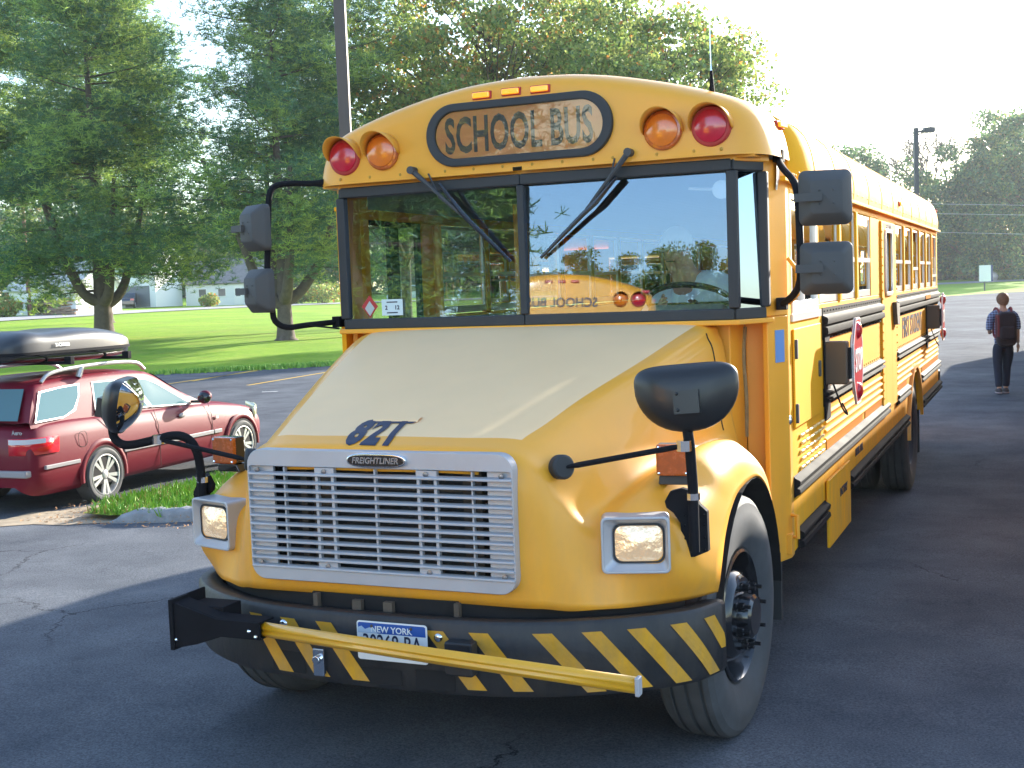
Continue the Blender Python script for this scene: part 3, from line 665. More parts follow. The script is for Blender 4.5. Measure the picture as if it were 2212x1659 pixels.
# ---- crossover mirrors on the fenders
for sx in (-1, 1):
    cm = empty('crossover_mirror', (sx*1.175, -.56, 1.12)); cm.parent = bus
    I = Matrix.Identity(4)
    if sx > 0:
        tp = [(1.182, -.57, .96), (1.182, -.57, 1.20), (1.180, -.59, 1.36), (1.17, -.60, 1.47)]
        rod = [(.735, -.735, 1.298), (1.165, -.62, 1.372)]; disc = Vector((.722, -.735, 1.298))
    else:
        tp = [(-1.10, -.56, .96), (-1.10, -.57, 1.22), (-1.10, -.60, 1.325), (-1.135, -.62, 1.372), (-1.19, -.64, 1.382), (-1.27, -.65, 1.365), (-1.40, -.65, 1.34), (-1.47, -.65, 1.34), (-1.515, -.65, 1.375), (-1.52, -.65, 1.45)]
        rod = [(-.735, -.735, 1.298), (-1.26, -.65, 1.365)]; disc = Vector((-.722, -.735, 1.298))
        tp = curve(tp, 4)
    loc = cm.location
    def L(q): return Vector(q)-loc
    b = MB(); b.tube([L(q) for q in tp], .020, 12); b.tube([L(rod[0]), L(rod[0]).lerp(L(rod[1]), .1), L(rod[0]).lerp(L(rod[1]), .9), L(rod[1])], [.006, .011, .011, .007], 8)
    b.build('mirror_arm', m_blk, cm, smooth=True)
    b = MB(); dn = Vector((sx*.75, -.6, .1)).normalized(); q = dn.to_track_quat('Z', 'Y').to_matrix().to_4x4()
    b.M = T(disc-loc) @ q; b.lathe([(.048, -.03), (.048, .004), (.04, .012), (0, .014)], (0, 0, 0), 'z', 20); b.build('mount_pad', m_rub, cm, smooth=40)
    b = MB(); b.M = T((0, 0, 0))
    b.tube([L(tp[0])+Vector((0, 0, .2)), L(tp[0])+Vector((0, 0, .225))], .026, 10); b.tube([L(rod[1])+Vector((0, 0, -.02)), L(rod[1])+Vector((0, 0, .02))], .028, 10); b.each('clamp', m_chr, cm)
    # mounting plate wrapped on the fender
    b = MB(); pl_ = [(1.062, 1.145), (1.085, 1.185), (1.125, 1.195), (1.165, 1.18), (1.185, 1.13), (1.212, 1.10), (1.214, .945), (1.165, .925), (1.125, .925), (1.118, 1.06), (1.095, 1.10), (1.068, 1.12)]
    def fy(x): return -.535+.30*max(0, x-1.09)**1.0*1.6
    b.add([(sx*x, fy(x)-.012, z) for x, z in pl_]+[(sx*x, fy(x)+.02, z) for x, z in pl_], [tuple(range(12)), tuple(range(23, 11, -1))]+[(i, (i+1) % 12, 12+(i+1) % 12, 12+i) for i in range(12)])
    for z in (.95, 1.0, 1.05, 1.09):
        for x in (1.135, 1.203): b.sphere((sx*x, fy(x)-.014, z), .0055, n=6, m=4)
    b.v = [tuple(Vector(v)-loc) for v in b.v]
    b.build('mount_plate', m_blk, cm, bevel=.002)
    # housing: a shallow half-moon dish with the dome glass on its far side
    if sx > 0: Mh = T(Vector((1.172, -.60, 1.575))-loc) @ Matrix.Rotation(R(-4), 4, 'Y') @ Matrix.Rotation(R(6), 4, 'Z') @ Matrix.Rotation(R(-6), 4, 'X')
    else: Mh = T(Vector((-1.46, -.66, 1.545))-loc) @ Matrix.Rotation(R(-62), 4, 'Z') @ Matrix.Rotation(R(-12), 4, 'X')
    out = []
    for k in range(44):
        a = 2*PI*k/44; c_, s_ = math.cos(a), math.sin(a)
        x = .192*math.copysign(abs(c_)**(.42 if s_ > 0 else .9), c_); z = (.070 if s_ > 0 else .168)*math.copysign(abs(s_)**(.75 if s_ > 0 else 1.05), s_)
        out.append((x, z+.02+ (.012 if s_ > 0 else 0)))
    b = MB(); b.M = Mh; P = []
    for s_, y in ((1.0, .035), (1.03, .02), (1.02, .0), (.96, -.012), (.84, -.03), (.7, -.045), (.5, -.055), (.25, -.06), (.02, -.061)):
        P.append([(x*s_, y, (z+.01)*s_-.01) for x, z in out+out[:1]])
    b.grid(P); b.box(-.035, .06, -.085, -.045, -.085, .0)
    for z in (-.01, -.07): b.sphere((-.02, -.087, z), .007, n=6, m=4)
    b.build('mirror_housing', m_satin, cm, smooth=45)
    b = MB(); b.M = Mh; P = []
    for k in range(9):
        s_ = math.cos(k/8*PI/2)*.98; P.append([(x*s_, .03+.075*(1-s_*s_), (z+.01)*s_-.01) for x, z in out+out[:1]])
    b.grid(P); b.build('convex_glass', m_mir, cm, smooth=True)
# ---- side mirrors
for sx in (-1, 1):
    sm = empty('side_mirror', (sx*1.21, .9, 2.2)); sm.parent = bus; loc = sm.location
    if sx > 0: tp = curve([(1.222, 1.0, 2.575), (1.235, .95, 2.54), (1.285, .80, 2.49), (1.358, .65, 2.42), (1.382, .60, 2.34), (1.388, .60, 2.18), (1.389, .60, 2.03), (1.37, .65, 1.945), (1.30, .82, 1.89), (1.225, 1.0, 1.86)], 3)
    else: tp = curve([(-1.11, .72, 2.60), (-1.24, .70, 2.59), (-1.37, .62, 2.592), (-1.415, .56, 2.55), (-1.43, .55, 2.40), (-1.455, .55, 2.08), (-1.435, .55, 1.93), (-1.42, .55, 1.855), (-1.38, .6, 1.818), (-1.31, .68, 1.825), (-1.205, .85, 1.835)], 3)
    b = MB(); b.tube([q-loc for q in tp], .0165, 10); b.build('mirror_arm', m_blk, sm, smooth=True)
    b = MB(); e0, e1 = tp[0]-loc, tp[-1]-loc
    for e in (e0, e1): b.box(-.025, .025, -.03, .03, -.03, .03, M=T(e))
    if sx < 0: b.tube([tp[-4]-loc, Vector((-1.14, .75, 1.80))-loc], .006, 6); b.tube([tp[1]-loc+Vector((0, 0, -.03)), tp[4]-loc], .006, 6)
    b.each('mount_foot', m_blk, sm, bevel=.004)
    for zc, hh in ((2.335, .245), (2.02, .235)):
        c = Vector((1.505, .60, zc+.002)) if sx > 0 else Vector((-1.480 if zc > 2.2 else -1.475, .50, zc+.022 if zc > 2.2 else zc))
        Mm = T(c-loc) @ Matrix.Rotation(R(14) if sx > 0 else R(-28), 4, 'Z')
        b = MB(); b.M = Mm; P = []
        for y, s_ in ((.03, .97), (.03, 1.0), (0, 1.0), (-.005, .985), (-.055, .62), (-.058, .58)):
            P.append([(x, y, z) for x, z in rrect(0, 0, .232*s_, hh*s_, .03*s_, 4)])
        n = len(P[0])
        for r_ in P: r_.append(r_[0])
        b.grid(P); b.add([p for p in P[-1][:-1]], [tuple(range(n))]); b.add([p for p in P[0][:-1]], [tuple(range(n))])
        b.box(-.14, -.02, -.075, -.045, -.018, .018)
        for x in (-.03, .03):
            for z in (-.03, .03): b.sphere((x, -.058, z), .005, n=6, m=4)
        hs = b.build('mirror_housing', m_gplas, sm, smooth=30)
        g = MB(); g.M = Mm; g.prism(rrect(0, 0, .20, hh-.04, .02), .031, .033); g.build('mirror_glass', m_mir, hs)
# ---- warning lamps with hoods
def warn(x, y, z, lensm, par, r=.094, back=False, hoodm=None):
    W = empty('warning_light', (x, y, z), 0 if not back else PI); W.parent = par
    b = MB(); b.lathe([(r, -.02), (r, .012), (r*.93, .02), (r*.80, .022)], (0, 0, 0), 'y', 32, sign=-1); b.build('lamp_rim', m_stred if lensm is m_red else m_ambd, W, smooth=30)
    b = MB(); b.lathe([(r*.82, .016), (r*.80, .028), (r*.6, .036), (r*.3, .041), (0, .043)], (0, 0, 0), 'y', 32, sign=-1); b.build('lamp_lens', lensm, W, smooth=True)
    b = MB(); P = []
    for k in range(25):
        a = R(-8)+R(196)*k/24; dpt = .018+.105*max(0, math.sin((a+R(8))/R(196)*PI))**.7
        P.append([(r*1.06*math.cos(a), t*(-1), r*1.06*math.sin(a)) for t in (-.03, dpt)])
    b.grid(P); b.build('lamp_hood', hoodm or m_yel, W, smooth=True, solid=.003)
warn(-.985, .640, 2.705, m_red, bus); warn(-.755, .632, 2.715, m_amb, bus); warn(.755, .632, 2.700, m_amb, bus); warn(.985, .640, 2.70, m_red, bus)
for x, mm in ((-.985, m_red), (-.755, m_amb), (.755, m_amb), (.985, m_red)): warn(x, 10.46, 2.70, mm, bus, back=True)
# clearance lamps
def clear(x, y, z, rz, mm, nm='clearance_lamp', w_=.105, h_=.04):
    W = empty(nm, (x, y, z), rz); W.parent = bus
    b = MB(); b.box(-w_/2, w_/2, -.012, .02, -h_/2, h_/2); b.build('lamp_base', m_stred, W, bevel=.004)
    b = MB(); b.box(-w_/2+.007, w_/2-.007, -.03, -.012, -h_/2+.006, h_/2-.006); b.build('lamp_lens', mm, W, bevel=.006)
m_alit = mat('amber_lens_bright', (.9, .38, .03), .15, coat=1, emis=((1, .35, .02), .25))
for x in (-.178, -.018, .137): clear(x, .640, 2.955-.02*(abs(x)), 0, m_alit)
clear(1.205, 1.10, 2.735, R(80), m_alit); clear(-1.205, .98, 2.72, R(-80), m_alit); clear(1.24, 6.1, 2.585, R(90), m_alit)
clear(1.18, 10.28, 2.70, R(140), m_red)
for x in (-.17, 0, .17, -1.08, 1.08): clear(x, 10.445, 2.935 if abs(x) < .5 else 2.80, PI, m_red)
# destination sign
D = empty('destination_sign', (0.01, .632, 2.765)); D.parent = bus
def stad(w_, h_): return rrect(0, 0, w_, h_, h_/2-.001, 10)
b = MB(); b.ring(stad(1.0, .315), stad(.90, .235), -.026, .03); b.build('sign_frame', m_rub, D, bevel=.008)
b = MB(); b.prism(stad(.92, .25), -.008, -.002); b.build('sign_panel', mat('sign_panel_reflection', (.80, .46, .24), .5), D)  # amber tint stands in for a yellow bus reflected in the sign
text_obj('sign_lettering', 'SCHOOL BUS', .245, T((0, -.0095, -.012)) @ FRONT, mat('sign_letter_blue', (.06, .10, .18), .5), D, bold=.006, sx=.52, depth=.001, space=1.05)
b = MB(); b.prism(stad(.92, .25), -.0165, -.0155); b.build('sign_glass', glassmat('sign_glass', (.95, .9, .85), .02, refl=(.9, .7, .5)), D)
# wipers
for sx in (-1, 1):
    W = empty('wiper', (0, 0, 0)); W.parent = bus
    if sx > 0: a, m1, e, t0 = Vector((.59, .60, 2.608)), Vector((.33, .635, 2.325)), Vector((.10, .655, 2.13)), Vector((.52, .62, 2.50))
    else: a, m1, e, t0 = Vector((-.575, .60, 2.606)), Vector((-.26, .635, 2.315)), Vector((-.065, .655, 2.12)), Vector((-.43, .62, 2.53))
    b = MB(); b.tube([a, a.lerp(m1, .45), m1], [.016, .010, .007], 8); b.tube([a+Vector((0, .05, 0)), a+Vector((0, -.02, 0))], .020, 10)
    b.tube([a+Vector((-sx*.08, .03, -.02)), a.lerp(m1, .5)+Vector((.02*sx, .01, .0)), m1], .005, 6); b.build('wiper_arm', m_plas, W, smooth=40)
    b = MB(); b.tube([t0, m1.lerp(t0, .4)+Vector((0, .0, -.012)), m1, m1.lerp(e, .6), e], [.010, .014, .013, .011, .008], 6); b.build('wiper_blade', m_gloss, W, smooth=40)
# antenna
b = MB(); b.tube([(.94, .85, 2.84), (.938, .85, 2.95), (.937, .85, 2.99)], [.017, .009, .007], 10); ant = b.build('antenna', m_blk, bus, smooth=40)
b = MB(); b.tube([(.937, .85, 2.985), (.936, .85, 3.02), (.93, .85, 4.1)], [.006, .003, .0025], 6); b.build('whip', m_chr, ant)
# windshield stickers
b = MB(); b.add([(-.955, .683, 1.915), (-.905, .683, 1.975), (-.855, .682, 1.915), (-.905, .683, 1.855)], [(0, 1, 2, 3)]); s1 = b.build('diamond_sticker', m_stred, bus, solid=.001)
b = MB(); b.add([(-.935, .6815, 1.905), (-.905, .6815, 1.945), (-.875, .6805, 1.905), (-.905, .6815, 1.865)], [(0, 1, 2, 3)]); b.build('sticker_center', mat('sticker_grey', (.45, .5, .5), .3), s1)
b = MB(); b.box(-.83, -.705, .679, .681, 1.865, 1.95); s2 = b.build('inspection_sticker', m_sticker, bus)
text_obj('sticker_text', '2     12', .03, T((-.767, .6785, 1.905)) @ FRONT, m_navy, s2, depth=.0003, bold=.001)
b = MB(); b.box(-.80, -.735, .6783, .679, 1.932, 1.938); b.box(-.80, -.735, .6783, .679, 1.876, 1.882); b.build('sticker_lines', m_navy, s2)
b = MB(); b.lathe([(.045, 0), (.045, .02), (0, .025)], (.98, .84, 2.42), 'y', 20, sign=-1); b.tube([(.98, .86, 2.42), (.8, .9, 2.44)], .008); b.build('interior_fan', m_sil, bus, smooth=40)
b = MB(); b.box(.0, .5, .80, .82, 2.30, 2.45); 
# ---- stop arms, arm boxes, lettering on the side
def stop_arm(y, z):
    A = empty('stop_arm', (1.225, y, z)); A.parent = bus
    oc_ = [(.23*math.cos(PI/8+k*PI/4)/math.cos(PI/8), .255*math.sin(PI/8+k*PI/4)/math.cos(PI/8)) for k in range(8)]
    Mo = T((.150, .27, 0)) @ Matrix.Rotation(R(91.5), 4, 'Z')
    b = MB(); b.prism(oc_, -.006, .006, M=Mo); b.build('stop_plate', m_stop, A, bevel=.002)
    b = MB(); b.ring(oc_, [(x*.955, q*.955) for x, q in oc_], -.0075, .0075, M=Mo); b.build('plate_border', m_white, A)
    text_obj('stop_lettering', 'STOP', .185, Mo @ T((0, -.0095, -.002)) @ FRONT, m_white, A, bold=.004, sx=.80, depth=.001)
    text_obj('stop_lettering', 'STOP', .185, Mo @ Matrix.Rotation(PI, 4, 'Z') @ T((0, -.0095, -.002)) @ FRONT, m_white, A, bold=.004, sx=.80, depth=.001)
    for zz in (.18, -.18):
        b = MB(); b.M = Mo; b.sphere((0, 0, zz), .052, (1, .62, 1), 14, 10); b.build('stop_lamp', m_red, A, smooth=True)
    b = MB(); b.box(.0, .135, -.02, .06, -.12, .13); b.build('motor_box', mat('arm_box_brown', (.075, .055, .04), .5, coat=.2), A, bevel=.012)
    b = MB(); b.box(.0, .012, -.03, .14, -.33, .24); b.box(.13, .15, .0, .10, -.09, .09)
    b.tube(curve([(.05, .0, -.12), (.10, .0, -.26), (.12, .06, -.30), (.08, .12, -.24)], 4), .006, 6); b.build('arm_bracket', m_blk, A, bevel=.003)
stop_arm(2.20, 1.48); stop_arm(8.75, 1.51)
b = MB(); b.prism([(5.52, 1.755), (5.76, 1.735), (5.76, 1.56), (5.60, 1.565)], 1.24, 1.275, plane='yz'); b.build('door_handle_guard', m_brn, ed, bevel=.005)
text_obj('side_number', '821', .30, T((1.2225, 3.42, 1.47)) @ SIDE, m_navy, bus, bold=.012, shear=.25, sx=.9)
text_obj('operator_name', 'FIRST STUDENT', .26, T((1.2225, 7.35, 1.49)) @ SIDE, m_navy, bus, bold=.004, sx=1.0)
text_obj('fuel_lettering', 'DIESEL FUEL', .07, T((1.2225, 3.6, .79)) @ SIDE, m_navy, bus, bold=.002)
text_obj('door_lettering', 'BATTERY', .07, T((1.2465, 2.72, .66)) @ SIDE, m_navy, bus, bold=.002)
text_obj('exit_lettering', 'EMERGENCY DOOR', .055, T((1.2395, 5.36, 2.362)) @ SIDE, m_navy, bus, bold=.002, sx=.75)
text_obj('roof_lettering', 'SCHOOL BUS', .13, T((1.226, 7.9, 2.63)) @ SIDE, m_navy, bus, bold=.004)
Mr = T((.0, 10.452, 2.66)) @ Matrix.Rotation(PI, 4, 'Z') @ FRONT
text_obj('rear_lettering', 'SCHOOL BUS', .17, Mr, m_navy, bus, bold=.004, sx=.9)
# ================================================================= the ground
EDGE = np.array([(-420, -330), (-120, -60), (-42, 8.5), (-20.6, 24.0), (-18.2, 25.7), (-14.5, 29.5), (-11.5, 38), (-10, 55), (-9, 80), (-6.5, 108), (-3, 116.5), (.3, 121.4), (9, 129), (30, 140), (420, 210)], float)
def edist(x, y):
    x = np.asarray(x, float); y = np.asarray(y, float); best = np.full(x.shape, 1e9); sg = np.ones(x.shape)
    for a, b_ in zip(EDGE[:-1], EDGE[1:]):
        d = b_-a; t = np.clip(((x-a[0])*d[0]+(y-a[1])*d[1])/(d@d), 0, 1)
        px, py = x-(a[0]+t*d[0]), y-(a[1]+t*d[1]); q = np.hypot(px, py); c = d[0]*py-d[1]*px
        m = q < best-1e-9; best = np.where(m, q, best); sg = np.where(m, np.sign(c), sg)
    return best*sg
def base(y): return -.015*np.clip(y, 0, 7.4)
def terr(x, y):
    d = np.clip(edist(x, y), 0, None); s = np.where(d < 6, d*d/12, d-3)
    return base(np.asarray(y, float))+.0232*np.minimum(s, 115)
def gz(x, y): return float(terr(np.array(x), np.array(y)))
def hit(dx, dy):
    d = Fv+Rv*((dx-1106)/2674)-Uv*((dy-829.5)/2674); t = 3
    while t < 900:
        q = CP+d*t
        if q.z < gz(q.x, q.y): return q
        t += .15+t*.002
    return q
def nodes(name): 
    m = bpy.data.materials.new(name); m.use_nodes = True; return m, m.node_tree.nodes, m.node_tree.links
def ramp(n, stops):
    r = n.new('ShaderNodeValToRGB'); e = r.color_ramp.elements
    e[0].position, e[0].color = stops[0][0], (*stops[0][1], 1); e[1].position, e[1].color = stops[1][0], (*stops[1][1], 1)
    for p, c in stops[2:]: q = e.new(p); q.color = (*c, 1)
    return r
def noise_n(n, l, tc, scale, det=6, rough=.6, vec=None):
    t = n.new('ShaderNodeTexNoise'); t.inputs['Scale'].default_value = scale; t.inputs['Detail'].default_value = det; t.inputs['Roughness'].default_value = rough
    l.new(vec or tc.outputs['Object'], t.inputs['Vector']); return t
def mixc(n, l, fac, a, b_, mode='MIX'):
    x = n.new('ShaderNodeMix'); x.data_type = 'RGBA'; x.blend_type = mode
    for s_, v in ((x.inputs[0], fac), (x.inputs[6], a), (x.inputs[7], b_)):
        if hasattr(v, 'links') or hasattr(v, 'is_linked'): l.new(v, s_)
        elif isinstance(v, tuple): s_.default_value = (*v, 1)
        else: s_.default_value = v
    return x.outputs[2]
# asphalt
m_asp, n, l = nodes('asphalt'); bs = n['Principled BSDF']; tc = n.new('ShaderNodeTexCoord')
fine = noise_n(n, l, tc, 90, 4, .7); mid = noise_n(n, l, tc, 1.3, 7, .6); big = noise_n(n, l, tc, .22, 5, .55)
r1 = ramp(n, [(.3, (.078, .085, .100)), (.72, (.142, .150, .168))]); l.new(mid.outputs['Fac'], r1.inputs[0])
r2 = ramp(n, [(.35, (.75, .75, .77)), (.7, (1.25, 1.25, 1.22))]); l.new(big.outputs['Fac'], r2.inputs[0])
c = mixc(n, l, 1.0, r1.outputs[0], r2.outputs[0], 'MULTIPLY')
r3 = ramp(n, [(.30, (.45, .45, .46)), (.78, (1.9, 1.9, 1.88))]); l.new(fine.outputs['Fac'], r3.inputs[0])
c = mixc(n, l, .8, c, r3.outputs[0], 'MULTIPLY')
# scuffs and tyre arcs: stretched noise in rings about a point to the right
sc = n.new('ShaderNodeVectorMath'); sc.operation = 'SUBTRACT'; sc.inputs[1].default_value = (13, -4, 0); l.new(tc.outputs['Object'], sc.inputs[0])
ln = n.new('ShaderNodeVectorMath'); ln.operation = 'LENGTH'; l.new(sc.outputs[0], ln.inputs[0])
cm_ = n.new('ShaderNodeCombineXYZ'); l.new(ln.outputs['Value'], cm_.inputs[0])
wv = noise_n(n, l, tc, 3.2, 3, .6, cm_.outputs[0]); mk = noise_n(n, l, tc, .45, 2, .5)
mm = n.new('ShaderNodeMath'); mm.operation = 'MULTIPLY'; rr = ramp(n, [(.60, (0, 0, 0)), (.66, (1, 1, 1))]); l.new(wv.outputs['Fac'], rr.inputs[0]); rk = ramp(n, [(.5, (0, 0, 0)), (.62, (1, 1, 1))]); l.new(mk.outputs['Fac'], rk.inputs[0])
l.new(rr.outputs[0], mm.inputs[0]); l.new(rk.outputs[0], mm.inputs[1])
m2 = n.new('ShaderNodeMath'); m2.operation = 'MULTIPLY'; m2.inputs[1].default_value = .5; l.new(mm.outputs[0], m2.inputs[0])
c = mixc(n, l, m2.outputs[0], c, (.22, .22, .22))
sp = noise_n(n, l, tc, 5.5, 6, .75); rs = ramp(n, [(.66, (0, 0, 0)), (.76, (.5, .5, .5))]); l.new(sp.outputs['Fac'], rs.inputs[0])
c = mixc(n, l, rs.outputs[0], c, (.16, .15, .135))
# fine cracks
vo = n.new('ShaderNodeTexVoronoi'); vo.feature = 'DISTANCE_TO_EDGE'; vo.inputs['Scale'].default_value = .42
wp = n.new('ShaderNodeVectorMath'); wp.operation = 'ADD'; nn_ = noise_n(n, l, tc, 2.2, 6, .7); ws = n.new('ShaderNodeVectorMath'); ws.operation = 'SCALE'; ws.inputs['Scale'].default_value = .55
l.new(nn_.outputs['Color'], ws.inputs[0]); l.new(tc.outputs['Object'], wp.inputs[0]); l.new(ws.outputs[0], wp.inputs[1]); l.new(wp.outputs[0], vo.inputs['Vector'])
rv = ramp(n, [(.0, (1, 1, 1)), (.006, (0, 0, 0))]); l.new(vo.outputs['Distance'], rv.inputs[0]); mk2 = noise_n(n, l, tc, .3, 2); rk2 = ramp(n, [(.50, (0, 0, 0)), (.6, (.8, .8, .8))]); l.new(mk2.outputs['Fac'], rk2.inputs[0])
m3 = n.new('ShaderNodeMath'); m3.operation = 'MULTIPLY'; l.new(rv.outputs[0], m3.inputs[0]); l.new(rk2.outputs[0], m3.inputs[1])
c = mixc(n, l, m3.outputs[0], c, (.014, .014, .015))
oi = noise_n(n, l, tc, .9, 5, .6); ro = ramp(n, [(.66, (0, 0, 0)), (.74, (.55, .55, .55))]); l.new(oi.outputs['Fac'], ro.inputs[0]); c = mixc(n, l, ro.outputs[0], c, (.035, .036, .04))
gv = n.new('ShaderNodeTexVoronoi'); gv.inputs['Scale'].default_value = 170; l.new(tc.outputs['Object'], gv.inputs['Vector']); rg = ramp(n, [(.06, (.6, .6, .6)), (.16, (0, 0, 0))]); l.new(gv.outputs['Distance'], rg.inputs[0]); c = mixc(n, l, rg.outputs[0], c, (.26, .26, .26))
l.new(c, bs.inputs['Base Color']); bs.inputs['Roughness'].default_value = 1; bs.inputs['Specular IOR Level'].default_value = .03
bp = n.new('ShaderNodeBump'); bp.inputs['Strength'].default_value = .5; bp.inputs['Distance'].default_value = .008; l.new(fine.outputs['Fac'], bp.inputs['Height']); l.new(bp.outputs[0], bs.inputs['Normal'])
# grass
def grassmat(name, ca, cb, cc):
    m, n, l = nodes(name); bs = n['Principled BSDF']; tc = n.new('ShaderNodeTexCoord')
    a = noise_n(n, l, tc, 26, 5, .8); b_ = noise_n(n, l, tc, .35, 6, .65); d = noise_n(n, l, tc, 3, 6, .7)
    r = ramp(n, [(.3, ca), (.7, cb)]); l.new(d.outputs['Fac'], r.inputs[0])
    q = ramp(n, [(.3, (.55, .6, .5)), (.75, (1.45, 1.4, 1.3))]); l.new(a.outputs['Fac'], q.inputs[0])
    c = mixc(n, l, .9, r.outputs[0], q.outputs[0], 'MULTIPLY')
    r2 = ramp(n, [(.50, (0, 0, 0)), (.68, (.75, .75, .75))]); l.new(b_.outputs['Fac'], r2.inputs[0]); c = mixc(n, l, r2.outputs[0], c, cc)
    e_ = noise_n(n, l, tc, .12, 6, .75); r3 = ramp(n, [(.35, (.72, .78, .75)), (.65, (1.12, 1.06, 1))]); l.new(e_.outputs['Fac'], r3.inputs[0]); c = mixc(n, l, 1.0, c, r3.outputs[0], 'MULTIPLY')
    l.new(c, bs.inputs['Base Color']); bs.inputs['Roughness'].default_value = .9; bs.inputs['Specular IOR Level'].default_value = .2
    bp = n.new('ShaderNodeBump'); bp.inputs['Strength'].default_value = .9; bp.inputs['Distance'].default_value = .05; l.new(a.outputs['Fac'], bp.inputs['Height']); l.new(bp.outputs[0], bs.inputs['Normal'])
    return m
m_grass = grassmat('lawn_grass', (.20, .36, .022), (.30, .47, .032), (.36, .40, .06))
xs = np.unique(np.concatenate([np.linspace(-420, -90, 24), np.linspace(-90, 20, 84), np.linspace(20, 420, 24)]))
ys = np.unique(np.concatenate([np.linspace(-330, -20, 12), [-8, 0, 7.4], np.linspace(12, 190, 110), np.linspace(190, 640, 24)]))
XX, YY = np.meshgrid(xs, ys); ZZ = terr(XX, YY)-.012*(edist(XX, YY) < -.3)
me = bpy.data.meshes.new('ground'); nx = len(xs)
me.from_pydata(list(zip(XX.ravel().tolist(), YY.ravel().tolist(), ZZ.ravel().tolist())), [], [(j*nx+i, j*nx+i+1, (j+1)*nx+i+1, (j+1)*nx+i) for j in range(len(ys)-1) for i in range(nx-1)])
me.materials.append(m_grass); me.polygons.foreach_set('use_smooth', [True]*len(me.polygons))
gr_ = bpy.data.objects.new('ground', me); COL.objects.link(gr_); tag(gr_, 'bright green mown lawn around the parking lot', 'ground', kind='structure')
def sheet(name, poly, m, dz, label, cat='pavement', kind='structure', cuts=(0, 7.4)):
    bm = bmesh.new(); vs = [bm.verts.new((x, y, 0)) for x, y in poly]; bm.faces.new(vs); bmesh.ops.triangulate(bm, faces=bm.faces)
    for c_ in cuts: bmesh.ops.bisect_plane(bm, geom=bm.verts[:]+bm.edges[:]+bm.faces[:], plane_co=(0, c_, 0), plane_no=(0, 1, 0))
    for v in bm.verts: v.co.z = float(base(v.co.y))+dz
    bmesh.ops.recalc_face_normals(bm, faces=bm.faces)
    for f in bm.faces:
        if f.normal.z < 0: f.normal_flip()
    me = bpy.data.meshes.new(name); bm.to_mesh(me); bm.free(); me.materials.append(m); o = bpy.data.objects.new(name, me); COL.objects.link(o)
    return tag(o, label, cat, kind=kind)
sheet('parking_lot', [tuple(p) for p in EDGE]+[(420, -330)], m_asp, .004, 'dark grey asphalt parking lot under the bus')
m_yline = mat('line_yellow', (.60, .36, .03), .6, var=.25, vs=6)
lines = MB()
def stripe(mb, p, q, w_=.11, z=.009):
    p = Vector((*p, 0)); q = Vector((*q, 0)); d = (q-p).normalized(); s_ = Vector((-d.y, d.x, 0))*w_/2
    vs = [p+s_, p-s_, q-s_, q+s_]; mb.add([(v.x, v.y, float(base(v.y))+z) for v in vs], [(0, 1, 2, 3)])
h1, h2, h3, h4 = hit(535, 834), hit(613, 821), hit(415, 824), hit(600, 793)
dl = (h4-h3); stripe(lines, h3.xy, (h3+dl*1.3).xy); dl = (h2-h1).normalized(); stripe(lines, h1.xy, (h1+dl*5.4).xy)
stripe(lines, (h1+Vector((-2.75, 0, 0))).xy, (h1+Vector((-2.75, 0, 0))+dl*5).xy); 
lines.build('parking_lines', m_yline, label='yellow painted parking lines beyond the red wagon', cat='road marking', kind='structure')
lines = MB(); a_, b2 = hit(566, 848), hit(600, 846.5); stripe(lines, a_.xy, b2.xy, .07); lines.build('white_mark', m_white, label='short white paint dash on the asphalt', cat='road marking', kind='structure')
# roads beyond the lawn
m_road = mat('far_road_grey', (.30, .29, .29), .85, var=.12, vs=.6)
def road(name, pts, w_, label, dz=.05):
    P = curve([(x, y, 0) for x, y in pts], 10); rows = []
    for i, p in enumerate(P):
        d = (P[min(i+1, len(P)-1)]-P[max(i-1, 0)]).normalized(); s_ = Vector((-d.y, d.x, 0))*w_/2
        rows.append([(q.x, q.y, gz(q.x, q.y)+dz) for q in (p-s_, p-s_*.4, p+s_*.4, p+s_)])
    b = MB(); b.grid(rows); return b.build(name, m_road, label=label, cat='road', kind='structure')
def gp(dx, D): q = at(dx, 600, D); return (q.x, q.y)
RL = [gp(-500, 72), gp(0, 88), gp(275, 104), gp(500, 116), gp(720, 125), gp(885, 130), gp(1250, 142), gp(1700, 148), gp(2030, 152), gp(2210, 156), gp(2800, 165)]
road('road', RL, 6.0, 'pale grey road running across behind the lawn')
# kerbed grass island beside the wagon
m_isl = grassmat('island_grass', (.16, .30, .03), (.26, .40, .05), (.30, .22, .09))
isl = [(-6.05, 3.98), (-5.72, 3.93), (-5.2, 4.05), (-4.75, 4.3), (-4.55, 5), (-4.5, 13), (-6.25, 13), (-6.35, 7.3), (-6.33, 5.6), (-6.25, 4.7)]
sheet('grass_island', isl, m_isl, .06, 'narrow strip of weedy grass beside the red wagon', 'grass')
rng = random.Random(5)
b = MB()
for i in range(9000):
    y = 3.98+(9-3.98)*rng.random()**1.5; x = -6.3+1.75*rng.random()
    if y < 4.35 and (x < -6.0 or x > -5.1+(y-4)*.5 ): continue
    if y < 4.6 and rng.random() < .55: continue
    h = .035+.075*rng.random(); a = rng.random()*PI; w_ = .006+.012*rng.random(); lx, ly = (rng.random()-.5)*.08, (rng.random()-.5)*.08; z = float(base(y))+.055
    b.slot = 0 if rng.random() < .6 else (1 if rng.random() < .75 else 2)
    b.add([(x-w_*math.cos(a), y-w_*math.sin(a), z), (x+w_*math.cos(a), y+w_*math.sin(a), z), (x+lx+w_*.5, y+ly, z+h*.8), (x+lx*1.3, y+ly*1.3, z+h)], [(0, 1, 2, 3)])
